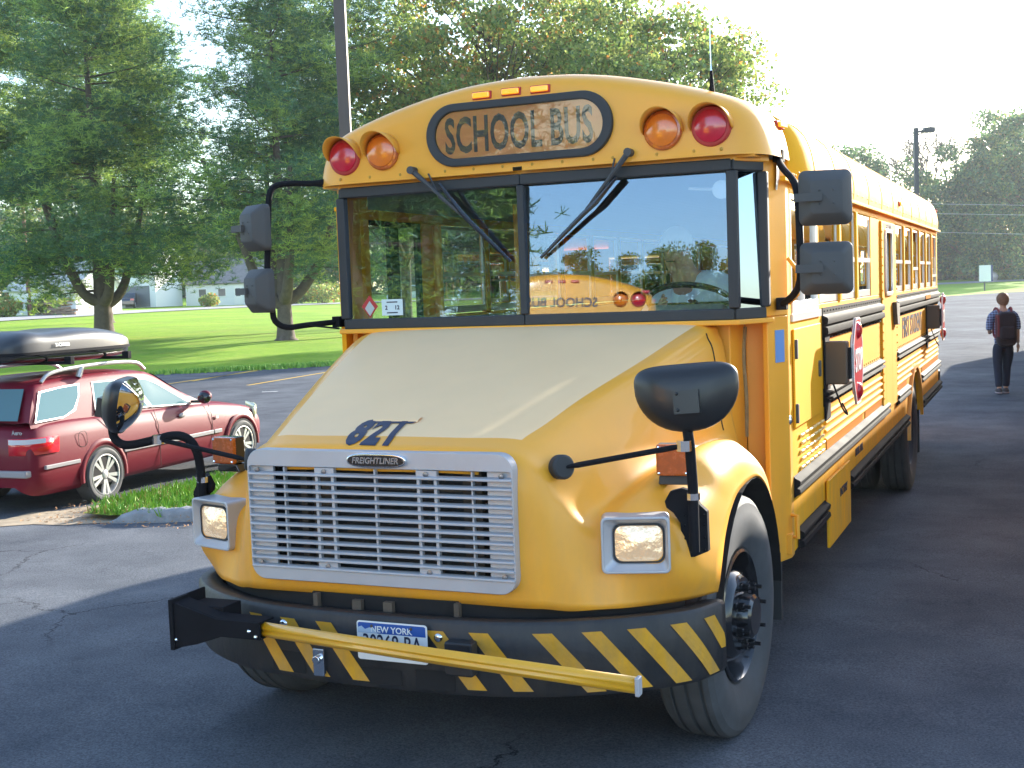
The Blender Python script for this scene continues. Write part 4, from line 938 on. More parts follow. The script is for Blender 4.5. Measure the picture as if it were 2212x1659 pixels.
m_bl = [mat('blade_a', (.16, .34, .03), .6), mat('blade_b', (.28, .45, .05), .6), mat('blade_c', (.38, .27, .08), .8)]
b.build('island_grass_blades', m_bl, label='tufts of green grass and weeds on the island', cat='grass', kind='stuff')
m_dirt = mat('dirt', (.34, .27, .19), .95, var=.35, vs=7)
sheet('dirt_patch', [(-7.1, 3.2), (-6.75, 3.42), (-6.6, 3.36), (-6.3, 3.6), (-6.0, 3.62), (-5.6, 3.86), (-5.3, 4.02), (-6.0, 4.5), (-6.5, 4.7), (-6.62, 4.3), (-6.85, 4.15), (-6.8, 3.75), (-7.05, 3.6)], m_dirt, .009, 'pale dirt washed over the asphalt at the island tip', 'dirt')
b = MB()
rng = random.Random(8)
for i in range(420):
    x, y = -6.6+1.9*rng.random(), 3.65+.9*rng.random(); a = rng.random()*PI; s_ = .02+.03*rng.random(); z = float(base(y))+.016+.05*rng.random()*(y > 4.0)
    b.add([(x, y, z), (x+s_*math.cos(a), y+s_*math.sin(a), z+.01*rng.random()), (x+s_*math.cos(a)-.3*s_*math.sin(a), y+s_*math.sin(a)+.3*s_*math.cos(a), z+.01)], [(0, 1, 2)])
b.build('dead_leaves', mat('dead_leaf', (.42, .22, .09), .8), label='scattered brown dead leaves at the tip of the grass island', cat='leaves', kind='stuff')
# broken kerb edge
KP = curve([(-5.62, 3.88, 0), (-5.3, 3.98, 0), (-4.95, 4.12, 0), (-4.68, 4.32, 0), (-4.47, 4.75, 0), (-4.4, 6, 0), (-4.4, 9, 0), (-4.4, 12.8, 0)], 6); b = MB(); rows = []
for i, p in enumerate(KP):
    d = (KP[min(i+1, len(KP)-1)]-KP[max(i-1, 0)]).normalized(); nn = Vector((d.y, -d.x, 0)); z0 = float(base(p.y)); j = lambda k: .02*noise.noise(Vector((i*.7, k, 3)))
    hh = .12*min(1, i/5+.15)
    rows.append([(p+nn*.06+Vector((0, 0, z0-.03))), (p+nn*(.05+j(1))+Vector((0, 0, z0+hh*.7))), (p+nn*(.02+j(2))+Vector((0, 0, z0+hh+j(3)))), (p-nn*.10+Vector((0, 0, z0+hh+j(4)))), (p-nn*.14+Vector((0, 0, z0-.02)))])
b.grid(rows); b.build('kerb', mat('kerb_concrete', (.30, .30, .31), .9, bump=.6, bs=30, var=.3, vs=8), label='broken grey asphalt kerb around the grass island', cat='kerb', kind='structure', smooth=60)
# fallen leaves along the lawn edge (right) and a few on the lot
b = MB(); rng = random.Random(11)
for i in range(1500):
    t = rng.random(); k = 8 if rng.random() < .3 else 9+int(rng.random()*3); a, c_ = EDGE[k], EDGE[k+1]; x, y = a[0]+(c_[0]-a[0])*t+rng.gauss(0, .9), a[1]+(c_[1]-a[1])*t+rng.gauss(0, .7); s_ = .12+.1*rng.random(); z = gz(x, y)+.03
    b.add([(x, y, z), (x+s_, y, z+.02), (x, y+s_, z)], [(0, 1, 2)])
b.build('fallen_leaves', mat('leaf_tan', (.45, .25, .10), .8), label='tan fallen leaves along the lawn edge at the right', cat='leaves', kind='stuff')
b = MB(); rng = random.Random(21)
for i in range(7000):
    k = 2+int(rng.random()*3); t = rng.random(); a, c_ = EDGE[k], EDGE[k+1]
    if k == 2 and t < .4: continue
    d_ = (c_-a)/np.linalg.norm(c_-a); o_ = rng.gauss(.15, .22); x, y = a[0]+(c_[0]-a[0])*t-d_[1]*o_, a[1]+(c_[1]-a[1])*t+d_[0]*o_; z = gz(x, y); h = .06+.10*rng.random(); w_ = .03+.04*rng.random(); q = rng.random()*PI
    b.slot = 0 if rng.random() < .7 else 1
    b.add([(x-w_*math.cos(q), y-w_*math.sin(q), z), (x+w_*math.cos(q), y+w_*math.sin(q), z), (x+rng.gauss(0, .04), y, z+h)], [(0, 1, 2)])
b.build('verge_grass', m_bl[:2], label='ragged longer grass along the lawn edge', cat='grass', kind='stuff')
# ================================================================= vegetation
def leafmat(name, col, tr=.45, var=.35):
    m, n, l = nodes(name); o = n['Material Output']; n.remove(n['Principled BSDF'])
    d = n.new('ShaderNodeBsdfDiffuse'); t = n.new('ShaderNodeBsdfTranslucent'); g = n.new('ShaderNodeBsdfGlossy'); g.inputs['Roughness'].default_value = .45; mx = n.new('ShaderNodeMixShader'); mx.inputs[0].default_value = tr
    m2 = n.new('ShaderNodeMixShader'); m2.inputs[0].default_value = .04
    ge = n.new('ShaderNodeNewGeometry'); hs = n.new('ShaderNodeHueSaturation'); hs.inputs['Color'].default_value = (*col, 1)
    r = n.new('ShaderNodeMapRange'); r.inputs['To Min'].default_value = 1-var; r.inputs['To Max'].default_value = 1+var; l.new(ge.outputs['Random Per Island'], r.inputs[0]); l.new(r.outputs[0], hs.inputs['Value'])
    l.new(hs.outputs[0], d.inputs[0]); hs2 = n.new('ShaderNodeHueSaturation'); hs2.inputs['Hue'].default_value = .485; hs2.inputs['Value'].default_value = 1.25; l.new(hs.outputs[0], hs2.inputs['Color']); l.new(hs2.outputs[0], t.inputs[0])
    l.new(d.outputs[0], mx.inputs[1]); l.new(t.outputs[0], mx.inputs[2]); l.new(mx.outputs[0], m2.inputs[1]); l.new(g.outputs[0], m2.inputs[2]); l.new(m2.outputs[0], o.inputs[0]); return m
m_bark = mat('bark', (.10, .075, .058), .9, bump=1.0, bs=14, var=.4, vs=4)
m_pine = [leafmat('pine_needles', (.10, .20, .065), .38), leafmat('pine_needles_light', (.30, .42, .09), .42), leafmat('pine_needles_blue', (.07, .165, .085), .35)]
m_oak = [leafmat('oak_leaves', (.16, .26, .06), .55), leafmat('oak_leaves_light', (.28, .34, .09), .55), leafmat('autumn_leaves', (.42, .22, .045), .5), leafmat('oak_leaves_dark', (.09, .17, .05), .5)]
m_far = [leafmat('far_leaves', (.11, .22, .08)), leafmat('far_leaves_light', (.24, .30, .08)), leafmat('far_leaves_tan', (.32, .24, .10)), leafmat('far_leaves_dark', (.07, .14, .06))]
def tri_mesh(name, V, mats, mi, parent, quad=True):
    k = 4 if quad else 3; nf = len(V)//k; me = bpy.data.meshes.new(name); me.vertices.add(len(V)); me.vertices.foreach_set('co', V.astype(np.float32).ravel())
    me.loops.add(nf*k); me.loops.foreach_set('vertex_index', np.arange(nf*k, dtype=np.int32)); me.polygons.add(nf); me.polygons.foreach_set('loop_start', np.arange(0, nf*k, k, dtype=np.int32))
    me.update()
    for q in mats: me.materials.append(q)
    me.polygons.foreach_set('material_index', mi.astype(np.int32)); me.update(calc_edges=True)
    o = bpy.data.objects.new(name, me); COL.objects.link(o); o.parent = parent; return o
def unit(r_, n_): v = r_.normal(size=(n_, 3)); return v/np.linalg.norm(v, axis=1, keepdims=True)
def leaves(r_, C, size, asp=.6, mats=1, w=(1,), up=.3, flat=1):
    n_ = len(C); nrm = unit(r_, n_); nrm[:, 2] += up; nrm /= np.linalg.norm(nrm, axis=1, keepdims=True)
    t = np.cross(nrm, unit(r_, n_)); t /= np.linalg.norm(t, axis=1, keepdims=True)+1e-9; b_ = np.cross(nrm, t); s_ = size*(.6+.8*r_.random((n_, 1)))
    V = np.stack([C-t*s_*.5, C+b_*s_*asp*.5+nrm*s_*.1, C+t*s_*.5, C-b_*s_*asp*.5+nrm*s_*.1], 1).reshape(-1, 3)
    return V, r_.choice(len(w), n_, p=np.array(w)/sum(w))
def pine(pos, H, Rr, seed, hb=2.6, n_wh=17, dens=1.0, label='', trunk_r=.45, forks=0, gap=None, needle=.20, name='pine_tree', low=.9):
    r_ = np.random.default_rng(seed); root = empty(name, pos, label=label, cat='tree')
    b = MB(); lean = Vector((r_.normal()*.2, r_.normal()*.2, 0))
    tp = [Vector((0, 0, -.3)), Vector((0, 0, .1)), Vector((.0, .0, 1.2)), lean*.4+Vector((0, 0, H*.3)), lean+Vector((0, 0, H*.65)), lean*1.4+Vector((0, 0, H))]
    b.tube(curve(tp, 4), [trunk_r*(1.35 if i == 0 else (1.15 if i < 4 else max(.04, 1-(i/20)**1.0))) for i in range(21)], 12)
    for k in range(forks):
        a = 2*PI*k/forks+.5+r_.random()*.6; e = Vector((math.cos(a), math.sin(a), 0))
        b.tube(curve([Vector((0, 0, 1.2+.5*r_.random())), e*.9+Vector((0, 0, 2.2)), e*(1.5+r_.random())+Vector((0, 0, 3.8+r_.random())), e*(1.7+r_.random()*1.4)+Vector((0, 0, 7+2*r_.random()))], 4), [.30-.018*i for i in range(13)], 8)
    C = []; PM = []
    for w_ in range(n_wh):
        f = w_/(n_wh-1); h0 = hb+(H-hb)*f**.95; L_ = Rr*(low+.1*f if f < .25 else (1-f)**.62*1.06)+.4
        for k in range(int(5+2*r_.random())):
            a = 2*PI*r_.random(); h = h0+r_.normal()*.55; l_ = L_*(.6+.5*r_.random()); e = Vector((math.cos(a), math.sin(a), 0))
            rise = (.05+.30*f)*l_*(.6+.8*r_.random())-.10*l_*(f < .3)
            q0 = Vector((lean.x*h/H, lean.y*h/H, h)); q1 = q0+e*l_*.5+Vector((0, 0, rise*.35)); q2 = q0+e*l_+Vector((0, 0, rise))
            if gap and gap(q1, q2, r_): b.tube([q0, q1, q1.lerp(q2, .6)], [.05, .03, .008], 5); continue
            b.tube([q0, q1, q2], [.035+.05*(1-f), .03, .01], 5)
            m = max(2, int(l_*1.5))
            for j in range(m):
                t = .30+.75*(j+.5)/m; c_ = q0.lerp(q2, t); s_ = (.55+.5*r_.random())*(.7+.5*min(1, l_/3)); sd_ = e.orthogonal()
                nt_ = int(62*dens*s_)
                off = r_.normal(size=(nt_, 3))*np.array([s_*.50, s_*.50, s_*.40]); off[:, 2] += .12
                cc = np.array(c_)+np.array(e.cross(Vector((0, 0, 1))))*r_.normal()*l_*.16
                C.append(cc+off); PM.append(np.full(nt_, r_.choice(3, p=[.42, .30, .28])))
    C = np.concatenate(C); k = 8; n_ = len(C)
    d = unit(r_, n_*k).reshape(n_, k, 3); d[..., 2] = d[..., 2]*.6+.45; d /= np.linalg.norm(d, axis=2, keepdims=True)
    s_ = needle*(.7+.6*r_.random((n_, 1, 1))); sid = np.cross(d, unit(r_, n_*k).reshape(n_, k, 3)); sid /= np.linalg.norm(sid, axis=2, keepdims=True)+1e-9
    c3 = C[:, None, :]; V = np.stack([c3-sid*s_*.055, c3+sid*s_*.055, c3+d*s_+sid*s_*.04, c3+d*s_-sid*s_*.04], 2).reshape(-1, 3)
    mi = np.concatenate(PM); q_ = r_.random(n_) < .25; mi[q_] = r_.choice(3, q_.sum()); mi = np.repeat(mi, k)
    b.build('trunk', m_bark, root, smooth=60); tri_mesh('crown', V, m_pine, mi, root); return root
def broad(pos, H, Rr, seed, hb=3, nl=26000, size=.17, label='', mats=None, w=(5, 3, 1, 3), clumps=70, name='oak_tree', trunk_r=.4, shape=1.0, cr_=1.3, bare=False, group=None, squash=.75, skip=None):
    r_ = np.random.default_rng(seed); root = empty(name, pos, label=label, cat='tree', group=group); b = MB()
    b.tube(curve([(0, 0, -.3), (0, 0, .4), (.1, .05, H*.35), (.0, .2, H*.6), (.1, 0, H*.82)], 4), [trunk_r*(1.3 if i == 0 else 1-.053*i) for i in range(17)], 10)
    Cs = []; cz = (H+hb)/2; rz = (H-hb)/2
    for k in range(clumps):
        u = unit(r_, 1)[0]; rad = r_.random()**.38
        c_ = Vector((u[0]*Rr*rad*(1 if u[2] > -.3 else .9), u[1]*Rr*rad, cz+u[2]*rz*rad)); Cs.append(c_)
    for c_ in Cs[:int(clumps*.75)]:
        z0 = max(hb*.7, min(H*.75, c_.z-c_.xy.length*.7)); m = Vector((c_.x*.45, c_.y*.45, z0+(c_.z-z0)*.35))
        b.tube([Vector((0, .05, z0)), m, c_], [.05+.10*(1-z0/H), .05, .012], 5)
    b.build('trunk', m_bark, root, smooth=60)
    per = nl//clumps; P = []
    for c_ in Cs:
        s_ = cr_*(.6+.7*r_.random()); u = unit(r_, per)*(r_.random((per, 1))**.42)*s_*np.array([1.15, 1.15, squash]); P.append(np.array(c_)+u)
    P = np.concatenate(P); V, mi = leaves(r_, P, size, .7, w=w); tri_mesh('crown', V, mats or m_oak, mi, root); return root
def ground_at(dx, D):
    q = at(dx, 700, D); return Vector((q.x, q.y, gz(q.x, q.y)))
def gap1(q1, q2, r_): return False
t1 = pine(hit(226, 733), 17, 6.2, 3, hb=3.3, n_wh=17, dens=1.25, forks=5, trunk_r=.66, label='big pine with forking trunk behind the red wagon', low=.85)
t2 = pine(hit(618, 735), 15.5, 4.9, 14, hb=3.6, n_wh=14, dens=1.1, forks=4, trunk_r=.52, label='pine with leaning limbs just left of the bus windshield')
pine(ground_at(-90, 62), 21, 7.0, 21, hb=8.5, n_wh=13, dens=.8, label='tall pine rising at the top left corner', trunk_r=.4, needle=.3)
pine(ground_at(236, 78), 25, 6.5, 34, hb=9, n_wh=13, dens=.7, label='tall dark pine filling the gap between the two nearer pines', trunk_r=.4, needle=.32)
pine(ground_at(772, 60), 22, 5.2, 41, hb=6, n_wh=14, dens=.5, label='tall pine standing right behind the brown light pole', trunk_r=.36, needle=.3)
broad(ground_at(880, 66), 15, 5.5, 51, hb=4, nl=17000, size=.24, label='broadleaf tree with orange tinged leaves beside the brown light pole', w=(5, 3, 2, 3), clumps=75)
t_oak = broad(ground_at(1080, 62), 19, 7.0, 52, hb=6, nl=34000, size=.23, label='tall oak with thinning crown directly above the bus roof', w=(3, 5, 1.2, 1), clumps=120, cr_=1.15)
t_oak2 = broad(ground_at(1400, 58), 15.5, 6.2, 53, hb=6, nl=33000, size=.21, label='leafy oak at the top right of the bus beside the open sky', w=(4, 5, .5, 1.5), clumps=105, cr_=1.15)
# far trees at the right
FT = [(1850, 160, 19.0, 4.0, 5, 'thin topped tree rising over the bus roof left of the lamp post', 7000, 'tree'), (1935, 165, 16.5, 4.2, 2.5, 'rounded brownish tree directly left of the far lamp post', 5200, 'tree'), (1995, 160, 14.5, 3.6, 2, 'dark tree directly behind the far lamp post', 6500, 'tree'), (2110, 162, 18.2, 6.8, .5, 'huge dense tree behind the white sign', 26000, 'tree'), (2215, 158, 21.5, 7.0, .5, 'huge dense tree at the right edge of the picture', 26000, 'tree'), (2045, 170, 11.5, 5, .3, 'low dark tree between the lamp post and the huge trees', 9000, 'tree'), (2160, 175, 23, 6, 2, 'tall dark crown peeking above the huge trees at the right', 9000, 'tree')]
for k, (dx, D, H, r0, hb, lb, nl, nm) in enumerate(FT):
    broad(ground_at(dx, D), H, r0, 70+k, hb=hb, nl=nl, size=.42, label=lb, mats=m_far, w=(5, 3 if k != 6 else 1, .5, 5), clumps=int(18+nl/330), name='broadleaf_tree', trunk_r=.3, cr_=1.7, group='trees beyond the far road at the right', squash=.85)
# bare autumn tree beside the lamp post
root = empty('bare_tree', ground_at(2030, 168), label='nearly bare tree with fine branches right of the far lamp post', cat='tree'); b = MB(); rng = random.Random(3)
def branch(p, d, L_, r0, dep):
    q = p+d*L_; b.tube([p, p.lerp(q, .5)+Vector((rng.gauss(0, .03), rng.gauss(0, .03), 0))*L_, q], [r0, r0*.8, r0*.6], 5 if dep < 3 else 3, False)
    if dep < 6:
        for _ in range(3 if dep else 4):
            nd = (d+Vector((rng.gauss(0, .42), rng.gauss(0, .42), rng.gauss(.08, .25)))).normalized(); branch(q, nd, L_*(.62+.2*rng.random()), r0*.66, dep+1)
branch(Vector((0, 0, 0)), Vector((-.05, 0, 1)), 6.8, .42, 0); b.build('branches', m_bark, root)
# mass of far woodland that reads as one wall of green
r_ = np.random.default_rng(9); P = []
for dx in np.linspace(-700, 1800, 190):
    D = 176+22*r_.random(); g = ground_at(float(dx), D); hh = 9+7*r_.random()
    for k in range(3):
        c_ = np.array([g.x+r_.normal()*2, g.y+r_.normal()*2, g.z+hh*(.25+.3*k)]); P.append(c_+unit(r_, 210)*(r_.random((210, 1))**.4)*np.array([4.6, 4.6, 3.6]))
for dx in np.linspace(1980, 2700, 60):
    D = 168+10*r_.random(); g = ground_at(float(dx), D)
    for k in range(2):
        c_ = np.array([g.x, g.y, g.z+1.5+2.6*k]); P.append(c_+unit(r_, 300)*(r_.random((300, 1))**.4)*np.array([3.2, 3.2, 2.4]))
P = np.concatenate(P); V, mi = leaves(r_, P, .75, .7, w=(5, 3, 1.2, 4)); o = tri_mesh('woodland', V, m_far, mi, None); tag(o, 'far woodland closing the view behind houses and lawn', 'woodland', kind='stuff')
# shrubs by the houses and by the sign
def shrub(pos, r0, h, seed, label, w=(4, 4, 1, 1), n_=1500, size=.22, name='shrub'):
    r_ = np.random.default_rng(seed); root = empty(name, pos, label=label, cat='shrub'); b = MB()
    for k in range(5): a = k*1.3; b.tube([(0, 0, -.1), (r0*.5*math.cos(a), r0*.5*math.sin(a), h*.7)], [.05, .02], 5)
    b.build('stems', m_bark, root); P = unit(r_, n_)*(r_.random((n_, 1))**.35)*np.array([r0, r0, h*.5])+np.array([0, 0, h*.5]); P[:, 2] += .1*np.sin(P[:, 0]*5); V, mi = leaves(r_, P, size, .7, w=w); tri_mesh('foliage', V, m_oak, mi, root)
shrub(ground_at(8, 96), 1.6, 1.6, 5, 'bright yellow green bush at the far left by the road', (1, 6, 1, 0))
shrub(ground_at(100, 99), 1.5, 1.5, 6, 'loose green bush against the white house wall')
shrub(ground_at(240, 104), .8, .7, 7, 'low flowering bush below the white house window', (2, 4, 3, 0), 700)
shrub(ground_at(455, 119), 1.0, 1.3, 8, 'pale bush at the front of the far grey roofed house', (2, 5, 1, 0), 900)
shrub(ground_at(700, 128), 2.6, 2.2, 9, 'broad hedge bush by the road left of the windshield', (3, 5, 1, 1), 2200)
shrub(ground_at(2168, 160), 2.4, 1.3, 10, 'low clump of shrubs on the far verge behind the sign', (3, 5, 1, 1), 1500, .3)
shrub(ground_at(640, 127), 1.8, 1.6, 12, 'round green bush by the road next to the second pine', (3, 5, 1, 1), 1500)
# ================================================================= houses far off
m_siding = mat('white_siding', (.74, .75, .76), .6, bump=.3, bs=8); m_roofl = mat('pale_shingles', (.55, .54, .53), .8, var=.15, vs=3); m_roofd = mat('grey_shingles', (.22, .20, .19), .9, var=.25, vs=3)
m_shade = mat('window_dark', (.05, .07, .09), .15); m_garage = mat('garage_grey', (.16, .17, .19), .6); m_wood = mat('brown_wood', (.22, .11, .08), .85, var=.3, vs=8)
def house(dx, D, ang, W, Dp, Hh, rise, label, wins, doors, garage=None, roofm=None, ov=.35):
    p = ground_at(dx, D); r = empty('house', (p.x, p.y, p.z-.1), YAW+R(ang), label=label, cat='house')
    b = MB(); b.prism([(0, 0), (W, 0), (W, Hh), (0, Hh)], 0, Dp, plane='xz')
    for x in (0.001, W-.001): b.add([(x, 0, Hh), (x, Dp, Hh), (x, Dp/2, Hh+rise)], [(0, 1, 2)])
    b.build('wall', m_siding, r)
    b = MB(); k = rise/(Dp/2)
    for s_ in (0, 1):
        ya, yb = (-ov, Dp/2) if s_ == 0 else (Dp+ov, Dp/2)
        za = Hh-ov*k
        b.add([(-ov, ya, za), (W+ov, ya, za), (W+ov, yb, Hh+rise), (-ov, yb, Hh+rise)], [(0, 1, 2, 3)])
    b.build('roof', roofm or m_roofl, r, solid=.12)
    for x, z, w_, h_ in wins:
        f = MB(); f.ring([(x, z), (x+w_, z), (x+w_, z+h_), (x, z+h_)], [(x+.08, z+.08), (x+w_-.08, z+.08), (x+w_-.08, z+h_-.08), (x+.08, z+h_-.08)], -.05, .02); wf = f.build('window', m_white, r)
        f = MB(); f.box(x+.08, x+w_-.08, -.02, -.01, z+.08, z+h_-.08); f.build('pane', m_shade, wf)
    for x, w_ in doors:
        f = MB(); f.box(x, x+w_, -.04, -.005, .1, 2.0); dd = f.build('door', m_white, r); f = MB(); f.box(x+.2, x+w_-.2, -.05, -.04, .9, 1.7); f.build('pane', m_shade, dd)
    if garage: f = MB(); f.box(garage[0], garage[1], -.03, -.004, .05, 2.1); f.build('garage_door', m_garage, r)
    return r
house(24, 100, -24, 6.9, 5.2, 2.3, 1.9, 'small white house with pale lit roof and gable end at far left', [(3.6, .7, .95, 1.15)], [(5.0, .8)])
house(192, 122, -10, 7.2, 6, 4.6, 1.6, 'two storey white house with dark garage door behind the forked pine', [(4.6, 3.0, .9, .9), (1.2, 3.0, .9, .9), (5.6, 3.0, .7, .9)], [], (4.0, 6.6))
house(405, 126, -4, 7.8, 7, 2.5, 2.4, 'single storey house with grey roof and porch behind the hanging pine boughs', [(1.3, .9, .9, .9), (3.3, .9, .9, .9), (6.2, .9, .9, .9)], [(5.0, .85)], roofm=m_roofd)
# far vehicles
def smallcar(p, rz, body, label, name='parked_car', L_=4.4, W_=1.75, H_=1.45, suv=False, group=None):
    r = empty(name, p, rz, label=label, cat='car', group=group); b = MB()
    pf = [(-L_/2, .3), (-L_/2, .75), (-L_/2+.15, .92), (-L_*.36, 1.0), (-L_*.28, H_), (L_*.08, H_), (L_*.24, .95), (L_/2-.15, .82), (L_/2, .6), (L_/2, .3)]
    b.prism([(x, z) for x, z in pf], -W_/2, W_/2, plane='xz'); b.build('body', body, r, bevel=.09, seg=3)
    b = MB()
    for s_ in (-1, 1): b.prism([(-L_*.34, 1.0), (-L_*.265, H_-.08), (L_*.07, H_-.08), (L_*.2, .97)], *sorted((s_*(W_/2+.003), s_*(W_/2-.02))), plane='xz')
    b.prism([(-L_*.365, 1.02), (-L_*.29, H_-.06), (-L_*.28, H_-.06), (-L_*.35, 1.02)], -W_*.42, W_*.42, plane='xz')
    b.prism([(L_*.235, .98), (L_*.09, H_-.06), (L_*.10, H_-.03), (L_*.25, .99)], -W_*.42, W_*.42, plane='xz')
    b.build('window', m_shade, r)
    for x in (-L_*.31, L_*.32):
        for s_ in (-1, 1):
            b = MB(); b.lathe([(.2, .02), (.31, .02), (.33, 0), (.33, -.2)], (x, s_*(W_/2-.02), .33), 'y', 20, sign=s_); wl = b.build('wheel', m_tyre, r, smooth=30)
            b = MB(); b.lathe([(.21, .022), (.18, .03), (0, .015)], (x, s_*(W_/2-.02), .33), 'y', 20, sign=s_); b.build('rim', m_sil, wl)
    b = MB()
    for s_ in (-1, 1): b.box(-L_/2-.02, -L_/2+.1, *sorted((s_*(W_/2-.35), s_*(W_/2-.03))), .72, .9)
    b.build('tail_light', m_red, r); return r
q = ground_at(279, 121); smallcar((q.x, q.y, q.z), YAW+R(100), mat('navy_paint', (.02, .03, .06), .3, coat=1), 'dark blue car with red tail lights in front of the garage')
q = ground_at(887, 129); smallcar((q.x, q.y, q.z+.05), YAW+R(185), mat('white_car_paint', (.75, .76, .78), .3, coat=1), 'white car on the far road seen through the bus windshield', name='driving_car', L_=4.7, H_=1.65, suv=True)
# utility pole, lamp posts, sign
p = ground_at(66, 97); b = MB(); u = empty('utility_pole', p, label='brown wooden utility pole in front of the small white house', cat='utility pole')
b.tube([(0, 0, -.3), (0, 0, 9.5)], [.17, .12], 10); b.build('pole', m_wood, u, smooth=True); b = MB(); b.box(-.12, .12, -.19, -.15, 1.3, 1.8); b.build('notice', m_white, u); b = MB(); b.box(-1.2, 1.2, -.06, .06, 8.6, 8.75); b.build('crossarm', m_wood, u)
wf_ = MB(); rng = random.Random(4)
q = ground_at(82, 98)
for i in range(26):
    x0 = q.x+rng.random()*2.4; z0 = q.z+.1+.12*(i//3)*1.1; wf_.tube([(x0, q.y+rng.random()*.5, z0), (x0+.9+rng.random()*.5, q.y+.3+rng.random()*.5, z0+rng.gauss(0, .06))], .09, 6)
wf_.build('log_pile', mat('cut_wood', (.36, .24, .17), .85, var=.3, vs=5), label='rough pile of cut logs beside the utility pole', cat='log pile')
m_pole = mat('pole_brown', (.085, .065, .055), .5, var=.08)
p = at(766, 700, 17.5); lp0 = empty('lamp_post', (p.x, p.y, gz(p.x, p.y)), YAW, label='brown square light pole rising behind the left end of the bus roof', cat='lamp post')
b = MB(); b.box(-.078, .078, -.078, .078, .5, 9); b.build('pole', m_pole, lp0, bevel=.01); b = MB(); b.lathe([(.3, 0), (.3, .6), (.27, .65), (0, .65)], (0, 0, 0), 'z', 20); b.build('concrete_base', mat('concrete', (.4, .39, .37), .9), lp0)
b = MB(); b.box(.1, .9, -.2, .2, 8.75, 8.95); b.build('lamp_head', m_pole, lp0, bevel=.02)
m_polg = mat('pole_dark_bronze', (.05, .055, .06), .5)
p = at(1982, 600, 68); lp1 = empty('lamp_post', (p.x, p.y, gz(p.x, p.y)), YAW, label='slim dark lamp post with box head far beyond the rear of the bus', cat='lamp post')
zt = at(1980, 279, 68).z-lp1.location.z
b = MB(); b.box(-.11, .11, -.11, .11, 0, zt); b.build('pole', m_polg, lp1); b = MB(); b.box(.1, .45, -.04, .04, zt-.25, zt-.15); b.box(.42, 1.0, -.22, .22, zt-.28, zt-.0); b.build('lamp_head', m_polg, lp1, bevel=.03)
p = hit(2127, 628); sg = empty('road_sign', p, YAW+R(8), label='small white sign on a thin post at the lawn edge', cat='sign')
Dd = (p-CP).dot(Fv); k = Dd/2674
b = MB(); b.box(-1.4*k, 1.4*k, -.03, .03, 0, 56*k); b.build('post', m_polg, sg); b = MB(); b.box(-13*k, 14*k, -.06, -.035, 20*k, 55*k); b.build('panel', m_white, sg); b = MB(); b.box(14*k, 19*k, -.03, .25, 20*k, 55*k); b.build('side_panel', mat('sign_navy', (.03, .04, .15), .5), sg)
q = ground_at(2150, 158); b = MB(); b.sphere((q.x-.6, q.y, q.z+.5), 1.0, (1, .7, .75), 8, 6); b.build('boulder', mat('boulder_stone', (.42, .36, .33), .9, var=.3, vs=2), label='pale boulder on the far verge beside the white sign', cat='boulder')
# power lines crossing the far trees
b = MB()
for k_, (y0, y1) in enumerate(((440, 441), (461, 462), (501, 505))):
    pa, pb = at(1990, y0, 150), at(2500, y1-4, 150); b.tube([pa, pa.lerp(pb, .5)-Vector((0, 0, .3)), pb], .02, 4)
pp = at(2520, 600, 150); pz = gz(pp.x, pp.y); b.tube([(pp.x, pp.y, pz), (pp.x, pp.y, pz+12)], .15, 6); pp = at(1985, 600, 150); pz = gz(pp.x, pp.y); b.tube([(pp.x, pp.y, pz), (pp.x, pp.y, pz+12)], .12, 6)
b.build('power_line', mat('wire_grey', (.7, .7, .72), .5), label='thin power lines strung across the dense trees at the right', cat='power line')
# ================================================================= the red wagon
m_car = mat('maroon_paint', (.155, .005, .018), .5, coat=.15, spec=.25); m_cgl = glassmat('car_glass', (.32, .42, .45), .14, refl=(.85, .95, 1))
wg = empty('station_wagon', (-6.62, 4.95, -.075), R(1.9), label='maroon station wagon with silver roof rails parked at left', cat='car')
# local: y forward from the rear hub, x=0 at the near flank, body towards -x
HW = .80
LOW = [  # y, half width, bottom z, mid z(width max), belt z, top centre z
 (-1.02, .66, .30, .50, .66, .70), (-.98, .74, .24, .52, .78, .84), (-.86, .785, .20, .55, .885, .90), (-.5, .80, .19, .56, .905, .91), (0, .80, .19, .56, .895, .91), (.5, .80, .19, .56, .885, .9), (1.0, .80, .19, .56, .87, .89), (1.6, .80, .19, .56, .85, .87), (1.95, .795, .19, .55, .835, .87), (2.3, .785, .19, .54, .80, .845), (2.7, .765, .20, .52, .745, .79), (3.0, .72, .22, .50, .67, .715), (3.2, .62, .25, .46, .56, .60), (3.28, .52, .28, .42, .47, .50)]
def carsec(y, hw, zb, zm, zt, zc, sx):
    return [(sx*(hw-.10)-HW, y, zb), (sx*(hw-.025)-HW, y, zb+.06), (sx*hw-HW, y, zm-.12), (sx*(hw+.004)-HW, y, zm+.02), (sx*(hw-.012)-HW, y, zm+(zt-zm)*.55), (sx*(hw-.045)-HW, y, zt-.03), (sx*(hw-.085)-HW, y, zt), (sx*(hw*.55)-HW, y, zt+(zc-zt)*.7), (-HW, y, zc)]
L2 = [tuple(cr([np.array(q) for q in LOW], i/5)) for i in range((len(LOW)-1)*5+1)]
b = MB(); rows = [carsec(*q, 1)+carsec(*q, -1)[-2::-1] for q in L2]
WR_ = .285
def inwheel(c): return any((c[1]-yy)**2+(c[2]-.30)**2 < .335**2 and abs(abs(c[0]+HW)-.8) < .12 and c[2] < .68 for yy in (0, 2.53))
nr = len(rows[0])
for i in range(len(rows)-1):
    for j in range(nr-1):
        b.add([rows[i][j], rows[i][j+1], rows[i+1][j+1], rows[i+1][j]], [(0, 1, 2, 3)])
b.add(rows[0], [tuple(range(nr))]); b.add(rows[-1], [tuple(range(nr))])
b.build('body', m_car, wg, smooth=50, merge=True)
